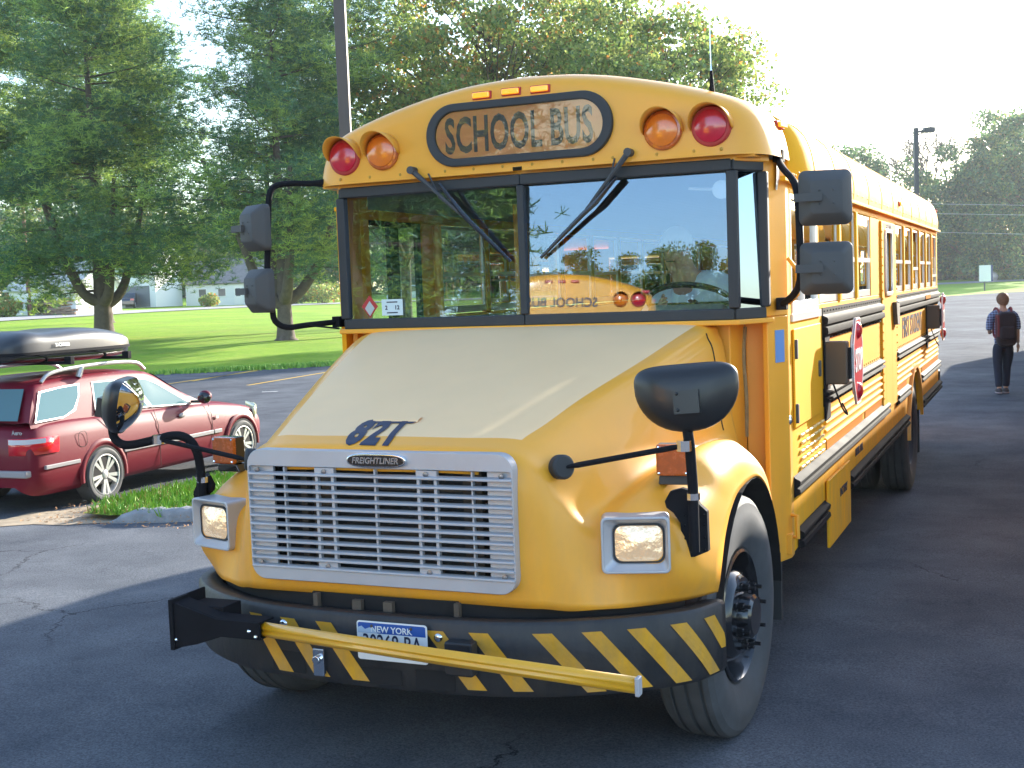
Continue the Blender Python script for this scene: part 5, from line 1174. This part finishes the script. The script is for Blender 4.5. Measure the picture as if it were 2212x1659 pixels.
# greenhouse
GH = [(-.93, .70, .90, .93), (-.84, .66, .90, 1.12), (-.72, .615, .90, 1.285), (-.5, .605, .9, 1.325), (0, .605, .9, 1.345), (.5, .605, .89, 1.345), (.9, .60, .88, 1.325), (1.15, .595, .87, 1.26), (1.45, .63, .86, 1.09), (1.85, .70, .84, .875)]
G2 = [tuple(cr([np.array(q) for q in GH], i/4)) for i in range((len(GH)-1)*4+1)]
def ghsec(y, hw, zb, zt, sx): 
    t = zt-zb; return [(sx*.725-HW, y, zb-.03), (sx*(.725+(hw-.725)*.5)-HW, y, zb+t*.5), (sx*(hw+.008)-HW, y, zb+t*.86), (sx*(hw-.03)-HW, y, zb+t*.955), (sx*hw*.8-HW, y, zt-.012), (sx*hw*.4-HW, y, zt), (-HW, y, zt)]
b = MB(); rows = [ghsec(*q, 1)+ghsec(*q, -1)[-2::-1] for q in G2]; b.grid(rows); b.build('cabin', m_car, wg, smooth=50, merge=True)
def sidept(y, z):        # a point on the flank of the cabin
    for i in range(len(G2)-1):
        if G2[i][0] <= y <= G2[i+1][0]:
            f = (y-G2[i][0])/(G2[i+1][0]-G2[i][0]); hw = G2[i][1]+(G2[i+1][1]-G2[i][1])*f; zb = G2[i][2]+(G2[i+1][2]-G2[i][2])*f; zt = G2[i][3]+(G2[i+1][3]-G2[i][3])*f
            t = (z-zb)/(zt-zb); return .725+(hw-.725)*min(1, max(0, t)/.86)
    return .72
def carwin(poly, nm='window', off=.006, m=None, sides=(1, -1)):
    for s_ in sides:
        b = MB(); n = len(poly); c = (sum(p[0] for p in poly)/n, sum(p[1] for p in poly)/n); rings = []
        for k in range(6):
            f = max(.001, k/5); rings.append([(s_*(sidept(c[0]+(y-c[0])*f, c[1]+(z-c[1])*f)+off)-HW, c[0]+(y-c[0])*f, c[1]+(z-c[1])*f) for y, z in poly+poly[:1]])
        b.grid(rings); b.build(nm, m or m_cgl_d, wg, smooth=True)
m_cgl_d = mat('car_glass_dark', (.10, .19, .21), .04, spec=.25)
m_trim = mat('car_trim_grey', (.30, .28, .29), .4)
WN = [[(-.86, .935), (-.68, 1.20), (-.40, 1.225), (-.13, 1.235), (-.18, 1.12), (-.30, 1.00), (-.46, .945)], [(.02, .93), (.10, 1.235), (.62, 1.225), (.70, 1.11), (.86, .915)], [(.93, .91), (.80, 1.11), (.72, 1.22), (.98, 1.20), (1.14, 1.14), (1.62, .87)]]
def cartrim(q):
    c = (sum(p[0] for p in q)/len(q), sum(p[1] for p in q)/len(q))
    for s_ in (1, -1):
        b = MB(); n = len(q); out = [(y+(.022 if y > c[0] else -.022), z+(.014 if z > c[1] else -.014)) for y, z in q]; o_ = .019 if q is WN[0] else .013
        vs = [(s_*(sidept(y, z)+o_)-HW, y, z) for y, z in out]+[(s_*(sidept(y, z)+o_)-HW, y, z) for y, z in q]
        b.add(vs, [(i, (i+1) % n, n+(i+1) % n, n+i) for i in range(n)]); b.build('window_trim', m_alu if q is WN[0] else m_trim, wg)
for q in WN: cartrim(q)
for q in WN: carwin(q, 'window', .017 if q is WN[0] else .012)
carwin([(.64, 1.225), (.71, 1.22), (.93, .90), (.86, .905)], 'door_pillar', .012, m_trim)
b = MB(); b.add([(-HW-.60, -.965, .95), (-HW+.60, -.965, .95), (-HW+.55, -.80, 1.25), (-HW-.55, -.80, 1.25)], [(0, 1, 2, 3)]); b.build('rear_window', m_cgl_d, wg)
b = MB(); b.add([(-HW-.62, 1.82, .90), (-HW+.62, 1.82, .90), (-HW+.54, 1.20, 1.25), (-HW-.54, 1.20, 1.25)], [(0, 1, 2, 3)]); b.build('windscreen', m_cgl_d, wg)
for s_ in (1, -1):
    X = (lambda o: s_*(.80+o)-HW)
    b = MB(); b.box(*sorted((X(-.01), X(.018))), .10+.22, 1.93, .475, .52); b.box(*sorted((X(-.01), X(.018))), 1.95, 2.10, .475, .52); b.box(*sorted((X(-.02), X(.014))), -.85, -.36, .46, .50); b.build('side_moulding', m_trim, wg, bevel=.006)
    for y0, y1 in ((.06, .0), ):
        pass
    b = MB()
    for y in (.93, 1.93): b.tube([(X(.001), y, .24), (X(.0045), y, .5), (X(.002), y-.01, .70), (X(-.035), y-.03, .86)], .0035, 5)
    b.tube([(X(.001), .36, .24), (X(.0045), .36, .5), (X(.0), .16, .70), (X(-.035), .02, .9)], .0035, 5)
    b.build('door_seam', m_dark, wg)
    for y in (.74, 1.72):
        b = MB(); b.sphere((X(-.004), y-.35, .755), .055, (.25, 1.2, .5), 14, 8); b.build('door_handle', m_trim, wg, smooth=True)
    # mirror
    b = MB(); b.sphere((X(.10), 1.66, .93), .075, (1.15, .75, .95), 14, 10); b.box(*sorted((X(-.08), X(.06))), 1.64, 1.69, .87, .90); mr = b.build('wing_mirror', m_gloss, wg, smooth=True)
    b = MB(); b.sphere((X(.10), 1.675, .945), .077, (1.12, .72, .9), 14, 10); b.build('mirror_cover', m_car, mr, smooth=True)
    # tail light: wraps the corner
    b = MB(); P = []
    for z in (.615, .70, .78): P.append([(s_*x-HW, y, z) for x, y in ((.53, -1.036), (.62, -1.028), (.70, -1.004), (.775, -.93), (.808, -.82), (.813, -.66+.1*(z-.6)))])
    b.grid(P); tl = b.build('tail_light', mat('tail_red', (.62, .01, .02), .15, coat=1) if s_ > 0 else m_red, wg, smooth=60, solid=.02)
    b = MB(); P = []
    for z in (.725, .772): P.append([(s_*x-HW, y, z) for x, y in ((.54, -1.041), (.62, -1.034), (.705, -1.008), (.78, -.936), (.813, -.83))])
    b.grid(P); b.build('reverse_light', mat('clear_lens', (.7, .68, .7), .15, coat=1), tl, smooth=60)
    b = MB(); P = []
    for z in (.60, .68, .74): P.append([(s_*x-HW, y, z-.05*(k/3)) for k, (x, y) in enumerate(((.42, 3.235), (.58, 3.17), (.68, 3.06), (.745, 2.90)))])
    b.grid(P); b.build('headlight', mat('headlamp_clear', (.75, .68, .4), .1, coat=1), wg, smooth=60, solid=.02)
    # wheels with ten-spoke rims
    for yy in (0, 2.53):
        Wh = empty('wheel', (s_*.80-HW+s_*.016, yy, WR_+.0)); Wh.parent = wg
        b = MB(); b.lathe([(.20, -.19), (.27, -.19), (.288, -.17), (.290, -.05), (.284, -.012), (.262, .004), (.235, .006), (.213, -.004), (.208, -.03)], (0, 0, 0), 'x', 48, sign=s_); b.build('tyre', m_tyre, Wh, smooth=30)
        b = MB(); b.lathe([(.212, -.01), (.214, .002), (.203, .004), (.198, -.02), (.19, -.10)], (0, 0, 0), 'x', 48, sign=s_)
        b.lathe([(0, -.002), (.035, -.004), (.05, -.012), (.052, -.03)], (0, 0, 0), 'x', 24, sign=s_)
        for k in range(10):
            a = 2*PI*k/10+.12*(1 if k % 2 else -1)
            e, f = Vector((0, math.cos(a), math.sin(a))), Vector((0, -math.sin(a), math.cos(a)))
            pts = [e*.04+f*.013, e*.04-f*.013, e*.2-f*.021, e*.2+f*.021]
            o1, o2 = Vector((s_*-.010, 0, 0)), Vector((s_*-.03, 0, 0)); v = [pts[0]+o1, pts[1]+o1, pts[2]+o1*.3, pts[3]+o1*.3]+[q+o2 for q in pts]
            b.add(v, [(0, 1, 2, 3), (0, 4, 5, 1), (1, 5, 6, 2), (2, 6, 7, 3), (3, 7, 4, 0)])
        b.build('rim', mat('alloy', (.72, .71, .70), .32, metal=.5), Wh, smooth=35)
        b = MB(); b.lathe([(.19, -.06), (0, -.06)], (0, 0, 0), 'x', 24, sign=s_); b.build('brake_disc', m_dark, Wh)
    # wheel arch lips and dark wells
        b = MB(); P = []
        for rr, xo in ((.300, -.05), (.305, .004), (.33, .016), (.355, .012), (.372, .0)): P.append([(X(xo), yy+rr*math.cos(a), .285+rr*1.02*math.sin(a)) for a in np.linspace(-.12, PI+.12, 26)])
        b.grid(P); b.build('wheel_arch', m_car, wg, smooth=60)
        b = MB(); b.add([(X(.0065), yy+.302*math.cos(a), .285+.306*math.sin(a)) for a in np.linspace(-.3, PI+.3, 26)], [tuple(range(26))]); b.build('wheel_well', m_dark, wg)
    # roof rail
    b = MB(); rl = curve([(s_*.585-HW, -.60, 1.30), (s_*.60-HW, -.50, 1.375), (s_*.60-HW, -.2, 1.41), (s_*.60-HW, .4, 1.425), (s_*.59-HW, .85, 1.40), (s_*.575-HW, 1.02, 1.315)], 4); b.tube(rl, .020, 8); b.tube([(s_*.60-HW, -.02, 1.42), (s_*.59-HW, -.06, 1.31)], .03, 6); b.build('roof_rail', mat('rail_silver', (.62, .60, .60), .35, metal=.5), wg, smooth=True)
b = MB(); b.box(-HW-.58, -HW+.74, -1.055, -.80, .40, .47); b.box(-HW-.60, -HW-.0, -1.05, -.95, .46, .50); b.build('rear_bumper_trim', m_trim, wg, bevel=.015)
b = MB(); b.box(-HW+.20, -HW+.22, -1.03, -1.02, .55, .56); 
text_obj('badge_lettering', 'Aero', .06, T((-HW+.60, -.985, .835)) @ FRONT, m_chr, wg, bold=.002, depth=.002)
b = MB(); b.prism(rrect(2.03, .665, .05, .035, .006), .0, .008, plane='yz'); b.build('fender_badge', m_alu, wg)
b = MB(); b.ring(rrect(-.30, .695, .13, .16, .05), rrect(-.30, .695, .122, .152, .047), .002, .0045, plane='yz'); b.build('fuel_flap_seam', m_dark, wg)
b = MB(); b.box(-HW-.06, -HW+.12, -.79, -.77, 1.235, 1.25); b.build('brake_light', m_red, wg)
# cargo box and crossbars: rests on the roof
cb = empty('roof_box', (-6.62-.62, 4.95+.02, 1.36), R(1.9), label='black roof cargo box carried on top of the maroon wagon', cat='roof box')
b = MB(); ST = [(-1.00, .12, .10, .14), (-.97, .26, .10, .22), (-.88, .36, .09, .30), (-.7, .40, .08, .36), (-.45, .41, .07, .345), (0, .42, .06, .365), (.4, .41, .06, .345), (.75, .36, .07, .28), (.92, .25, .09, .20), (.97, .10, .11, .14)]
S2 = [tuple(cr([np.array(q) for q in ST], i/3)) for i in range((len(ST)-1)*3+1)]; rows = []
for y, hw, zb, zt in S2:
    sec = []
    for k in range(25):
        a = PI*k/24; c_, s_ = math.cos(a), math.sin(a); sec.append((hw*math.copysign(abs(c_)**.5, c_), y, .155+(zt+.025-.155)*abs(s_)**.42))
    rows.append(sec)
b.grid(rows); b.build('lid', mat('box_black', (.035, .037, .042), .42, coat=.15), cb, smooth=60)
b = MB(); rows = []
for y, hw, zb, zt in S2:
    sec = []
    for k in range(21):
        a = PI*k/20; c_, s_ = math.cos(a), math.sin(a); sec.append(((hw-.01)*math.copysign(abs(c_)**.5, c_), y, .15-(.15-zb+.03)*abs(s_)**.7))
    rows.append(sec)
b.grid(rows); b.build('tray', m_gloss, cb, smooth=60)
b = MB(); P = [[((hw+o)*sx, y, z) for (o, z) in ((0, .14), (.012, .142), (.012, .168), (0, .17))] for sx in (1,) for y, hw, zb, zt in S2[2:-2]]; b.grid(P); P = [[(-(hw+o), y, z) for (o, z) in ((0, .14), (.012, .142), (.012, .168), (0, .17))] for y, hw, zb, zt in S2[2:-2]]; b.grid(P); b.build('box_rim', m_blk, cb, smooth=40)
for y in (-.46, .42):
    b = MB(); b.tube([(-.66, y, .045), (.66, y, .045)], .018, 8)
    for s_ in (-1, 1): b.box(*sorted((s_*.58, s_*.66)), y-.03, y+.03, .03, .11)
    b.build('crossbar', m_blk, cb, bevel=.006)
text_obj('box_lettering', 'X-CARGO', .05, T((.425, -.32, .225)) @ Matrix.Rotation(R(-14), 4, 'Y') @ SIDE, m_white, cb, bold=.001, sx=.9)
# ================================================================= people
def skin(name, V, E, rad, m, parent, sub=2, root=0):
    me = bpy.data.meshes.new(name); me.from_pydata([tuple(v) for v in V], E, []); me.materials.append(m)
    o = bpy.data.objects.new(name, me); COL.objects.link(o); o.parent = parent
    q = o.modifiers.new('skin', 'SKIN'); q.use_smooth_shade = True
    for i, r_ in enumerate(rad):
        sv = me.skin_vertices[0].data[i]; sv.radius = r_ if isinstance(r_, tuple) else (r_, r_); sv.use_root = (i == root)
    s_ = o.modifiers.new('sub', 'SUBSURF'); s_.levels = s_.render_levels = sub; return o
m_skin = mat('skin', (.52, .29, .20), .5); m_hair = mat('auburn_hair', (.16, .065, .028), .7, var=.4, vs=30, bump=.8, bs=60)
def hand(par, w_, d, side, m):     # five fingers from wrist w_ along d
    d = Vector(d).normalized(); s_ = Vector(side).normalized(); V = [Vector(w_), Vector(w_)+d*.045, Vector(w_)+d*.085]; E = [(0, 1), (1, 2)]; rr = [.021, .030, .026]
    for k in range(4):
        o_ = (k-1.5)*.019; L_ = (.062, .072, .068, .052)[k]; i = len(V); V += [V[2]+s_*o_+d*.012, V[2]+s_*o_*1.1+d*L_*.6, V[2]+s_*o_*1.05+d*L_+s_.cross(d)*.015]; E += [(2, i), (i, i+1), (i+1, i+2)]; rr += [.009, .0085, .007]
    i = len(V); V += [V[1]+s_*.032+d*.0, V[1]+s_*.048+d*.03, V[1]+s_*.05+d*.055]; E += [(1, i), (i, i+1), (i+1, i+2)]; rr += [.011, .010, .008]
    skin('hand', V, E, rr, m, par, 2)
# the boy walking away
m_plaid, n, l = nodes('plaid_shirt'); bs = n['Principled BSDF']; tc = n.new('ShaderNodeTexCoord')
wx = []
for dirn in ('X', 'Z'):
    w_ = n.new('ShaderNodeTexWave'); w_.bands_direction = dirn; w_.inputs['Scale'].default_value = 7.5; w_.inputs['Distortion'].default_value = .6; l.new(tc.outputs['Object'], w_.inputs['Vector']); rr = ramp(n, [(.45, (0, 0, 0)), (.6, (1, 1, 1))]); l.new(w_.outputs['Fac'], rr.inputs[0]); wx.append(rr.outputs[0])
c = mixc(n, l, wx[0], (.02, .03, .085), (.22, .26, .42)); c2 = mixc(n, l, wx[1], (.03, .02, .05), (.30, .34, .50)); c = mixc(n, l, .5, c, c2); l.new(c, bs.inputs['Base Color']); bs.inputs['Roughness'].default_value = .85
m_jean = mat('dark_jeans', (.018, .022, .042), .85, var=.3, vs=12); m_pack = mat('dark_backpack', (.02, .01, .014), .7, var=.5, vs=9); m_packr = mat('maroon_straps', (.16, .02, .025), .7); m_shoe = mat('shoe_dark', (.05, .04, .045), .7); m_sole = mat('shoe_sole', (.45, .35, .36), .8)
p = hit(2168, 851); Db = (p-CP).dot(Fv); sc = (851-633)*Db/2674/1.70
boy = empty('person', p, YAW-R(8), label='boy in plaid shirt with backpack walking away beside the bus', cat='person'); boy.scale = (sc,)*3
V = [(0, 0, .86), (0, 0, 1.02), (0, .0, 1.18), (0, .0, 1.36), (0, .0, 1.43), (0, .01, 1.49), (0, .02, 1.57), (0, .02, 1.64),
     (-.10, 0, 1.36), (-.175, 0, 1.335), (-.215, -.0, 1.20), (-.225, -.02, 1.08), (-.19, .13, 1.03), (-.14, .20, 1.05),
     (.10, 0, 1.36), (.175, 0, 1.335), (.215, -.01, 1.20), (.225, -.02, 1.08), (.235, .0, .95), (.245, .03, .84),
     (-.07, 0, .80), (-.09, .0, .62), (-.085, .02, .47), (-.085, -.03, .25), (-.085, -.07, .09), (-.085, .05, .04),
     (.07, 0, .80), (.085, .05, .62), (.075, .10, .47), (.065, .10, .25), (.06, .10, .08), (.06, .21, .04)]
E = [(0, 1), (1, 2), (2, 3), (3, 4), (4, 5), (5, 6), (6, 7), (3, 8), (8, 9), (9, 10), (10, 11), (11, 12), (12, 13), (3, 14), (14, 15), (15, 16), (16, 17), (17, 18), (18, 19), (0, 20), (20, 21), (21, 22), (22, 23), (23, 24), (24, 25), (0, 26), (26, 27), (27, 28), (28, 29), (29, 30), (30, 31)]
rd = [(.105, .08), (.10, .08), (.12, .09), (.105, .08), .05, .052, (.078, .092), (.068, .082), .06, .052, .042, .036, .032, .024, .06, .052, .042, .036, .031, .023, .07, .065, .055, .052, .036, .028, .07, .065, .055, .052, .036, .028]
skin('body', V, E, rd, m_skin, boy, 2)
skin('shirt', [(0, 0, .75), (0, 0, .98), (0, 0, 1.18), (0, 0, 1.33), (0, 0, 1.43), (-.10, 0, 1.365), (-.18, 0, 1.335), (-.222, -.0, 1.20), (-.232, -.02, 1.07), (.10, 0, 1.365), (.18, 0, 1.335), (.222, -.01, 1.20), (.232, -.02, 1.07)], [(0, 1), (1, 2), (2, 3), (3, 4), (3, 5), (5, 6), (6, 7), (7, 8), (3, 9), (9, 10), (10, 11), (11, 12)], [(.165, .125), (.155, .12), (.165, .125), (.135, .105), .062, .078, .072, .060, .056, .078, .072, .060, .056], m_plaid, boy, 2)
skin('trousers', [(0, 0, .93), (0, 0, .87), (-.085, 0, .84), (-.092, .0, .60), (-.088, .02, .46), (-.087, -.03, .24), (-.087, -.06, .11), (.085, 0, .84), (.087, .05, .60), (.077, .10, .46), (.067, .10, .24), (.062, .10, .11)], [(0, 1), (1, 2), (2, 3), (3, 4), (4, 5), (5, 6), (1, 7), (7, 8), (8, 9), (9, 10), (10, 11)], [(.155, .12), (.16, .125), .105, .088, .073, .066, .060, .105, .086, .073, .066, .060], m_jean, boy, 2)
for x, y, z in ((-.085, -.03, .06), (.062, .14, .05)):
    b = MB(); b.sphere((x, y, z), .1, (.52, 1.35, .55), 16, 10); sh = b.build('shoe', m_shoe, boy, smooth=True); b = MB(); b.sphere((x, y, z-.028), .1, (.56, 1.4, .22), 16, 8); b.build('sole', m_sole, sh, smooth=True)
b = MB(); r2 = random.Random(2)
P = []
for i in range(15):
    ph = PI*.62*i/14; P.append([(.104*(1-.02*max(0, i-9))*math.sin(ph)*math.cos(2*PI*j/24)*(1+.06*noise.noise(Vector((i*.9, j*.8, 0)))), .018+.118*math.sin(ph)*math.sin(2*PI*j/24), 1.585+.125*math.cos(ph)*(1+.05*noise.noise(Vector((j*.7, i, 5))))-(.05*(i/14)**2*max(0, -math.sin(2*PI*j/24)))) for j in range(25)])
b.grid(P); b.build('hair', m_hair, boy, smooth=True)
b = MB()
for s_ in (-1, 1): b.sphere((s_*.083, .02, 1.56), .02, (.4, .8, 1.3), 8, 6)
b.build('ear', m_skin, boy, smooth=True)
hand(boy, (.245, .03, .85), (.02, .12, -1), (0, 1, .1), m_skin)
b = MB(); b.prism(rrect(0, 1.10, .31, .58, .10, 6), -.29, -.12); pk = b.build('backpack', m_pack, boy, bevel=.05, seg=4)
b = MB(); b.prism(rrect(0, 1.04, .24, .22, .05, 5), -.345, -.28); b.build('front_pocket', m_pack, pk, bevel=.03, seg=3)
b = MB()
for s_ in (-1, 1): b.tube(curve([(s_*.09, -.16, 1.36), (s_*.115, -.06, 1.445), (s_*.12, .08, 1.42), (s_*.13, .125, 1.25), (s_*.15, .0, 1.0), (s_*.13, -.16, .95)], 4), .020, 6)
b.box(-.155, -.13, -.30, -.12, .98, 1.34); b.build('strap', m_packr, pk, smooth=40)
# the driver
m_blsh = mat('light_blue_shirt', (.72, .86, .96), .8, var=.08, vs=8, bump=.3, bs=12); m_gh = mat('grey_hair', (.30, .28, .26), .8)
dv = empty('person', (.66, 1.74, 1.31), 0, label='driver in a light blue shirt leaning over the steering wheel', cat='person')
V = [(0, .05, .02), (0, .03, .22), (-.02, -.02, .45), (-.04, -.06, .62), (-.09, -.12, .70), (-.12, -.15, .79), (-.13, -.17, .90), (.10, -.08, .63), (.20, -.12, .60), (.34, -.30, .56), (.42, -.50, .62), (-.16, -.05, .60), (-.25, -.12, .54), (-.28, -.30, .42), (-.14, -.42, .55), (.1, -.25, .05), (.12, -.55, -.02), (-.1, -.25, .05), (-.12, -.55, -.02), (.12, -.60, -.45), (-.12, -.60, -.45)]
E = [(0, 1), (1, 2), (2, 3), (3, 4), (4, 5), (5, 6), (3, 7), (7, 8), (8, 9), (9, 10), (3, 11), (11, 12), (12, 13), (13, 14), (0, 15), (15, 16), (0, 17), (17, 18), (16, 19), (18, 20)]
skin('body', V, E, [(.17, .13), (.16, .12), (.17, .12), (.13, .1), .06, (.08, .09), (.07, .08), .075, .06, .045, .032, .075, .06, .045, .032, .09, .07, .09, .07, .05, .05], m_skin, dv, 2)
skin('shirt', V[:5]+V[7:10]+V[11:14], [(0, 1), (1, 2), (2, 3), (3, 4), (3, 5), (5, 6), (6, 7), (3, 8), (8, 9), (9, 10)], [(.19, .15), (.185, .14), (.195, .14), (.155, .12), .065, .10, .085, .066, .10, .085, .066], m_blsh, dv, 2)
b = MB(); P = []
for i in range(11):
    ph = PI*.55*i/10; P.append([(-.125+.098*math.sin(ph)*math.cos(2*PI*j/20), -.15+.108*math.sin(ph)*math.sin(2*PI*j/20), .86+.125*math.cos(ph)) for j in range(21)])
b.grid(P); b.build('hair', m_gh, dv, smooth=True)
b = MB(); b.sphere((-.14, -.265, .83), .017, (.7, .9, 1.3), 8, 6); 
for s_ in (-1, 1): b.sphere((-.135+s_*.085, -.16, .84), .02, (.4, .7, 1.3), 8, 6)
b.build('nose_and_ears', m_skin, dv, smooth=True)
b = MB()
for s_ in (-1, 1): b.sphere((-.138+s_*.032, -.247, .865), .010, n=8, m=6)
b.box(-.165, -.11, -.252, -.24, .785, .792); b.build('face_detail', m_dark, dv, smooth=True)
hand(dv, (.42, -.50, .62), (.3, -1, -.1), (0, .1, 1), m_skin); hand(dv, (-.14, -.42, .55), (.4, -1, .1), (0, .1, 1), m_skin)
# ================================================================= buses and trees out of frame: they shade this bus and show in its glass
keep = ('body', 'floor', 'side_corrugation', 'roof', 'front_cap', 'rear_cap', 'windshield', 'corner_window', 'cowl', 'side_window', 'rub_rail', 'emergency_door', 'rear_door', 'rear_window', 'rear_bumper', 'warning_light', 'chassis', 'inner_lining', 'dashboard')
YS = [22.9, 12.7]
b1 = copy_tree(bus); b1.location = (4.10, 2.4, 0); b1['label'] = 'yellow school bus standing nearest in the line to the right'; b1['group'] = 'school buses in line to the right'
for k, y in enumerate(YS):
    nb_ = empty('school_bus', (4.10, y, 0), 0, label=('yellow school bus standing %s in the line to the right' % ('farthest back', 'in the middle')[k]), cat='school bus', group='school buses in line to the right')
    for ch in list(bus.children):
        if ch.name.split('.')[0] in keep: copy_tree(ch, nb_)
    for ch in list(bus.children):
        if ch.name.split('.')[0] == 'wheel' and abs(ch.location.y-RAX) < .1:
            copy_tree(ch, nb_); c2 = copy_tree(ch, nb_); c2.location.y = 2.6
ab = copy_tree(bus); ab.location = (-6.2, -18.6, 0); ab.rotation_euler = (0, 0, R(-19)); ab['label'] = 'yellow school bus parked ahead, its rear reflected in the windshield'; ab['group'] = 'school buses around the lot'
def ctree(src, loc, rz, s_, label):
    c = copy_tree(src); c.location = loc; c.rotation_euler = (0, 0, rz); c.scale = (s_,)*3; c['label'] = label; return c
ctree(t2, (-11.6, -17.8, 0), 1.0, 1.0, 'pine across the lot that reflects in the left windshield pane')
ctree(t2, (-25, -34, 0), 2.0, 1.2, 'second pine across the lot behind the photographer')

for (x, y, k, s_, lb) in ((-10.9, -36.6, t_oak, .37, 'leftmost'), (-7.0, -37.5, t_oak2, .46, 'middle'), (-3.6, -38.5, t_oak, .40, 'rightmost')):
    ctree(k, (x, y, 0), x, s_, 'small broadleaf tree across the lot, %s of three behind the photographer' % lb)
# ================================================================= air
hz = MB(); hz.box(-600, 500, -400, 700, -1.5, 45); m_air, n, l = nodes('air'); n.remove(n['Principled BSDF']); pv = n.new('ShaderNodeVolumePrincipled')
pv.inputs['Color'].default_value = (.80, .90, 1, 1); pv.inputs['Density'].default_value = .00028; pv.inputs['Anisotropy'].default_value = .4
l.new(pv.outputs[0], n['Material Output'].inputs['Volume']); hz.build('haze', m_air, label='thin bright haze in the morning air', cat='haze', kind='stuff')
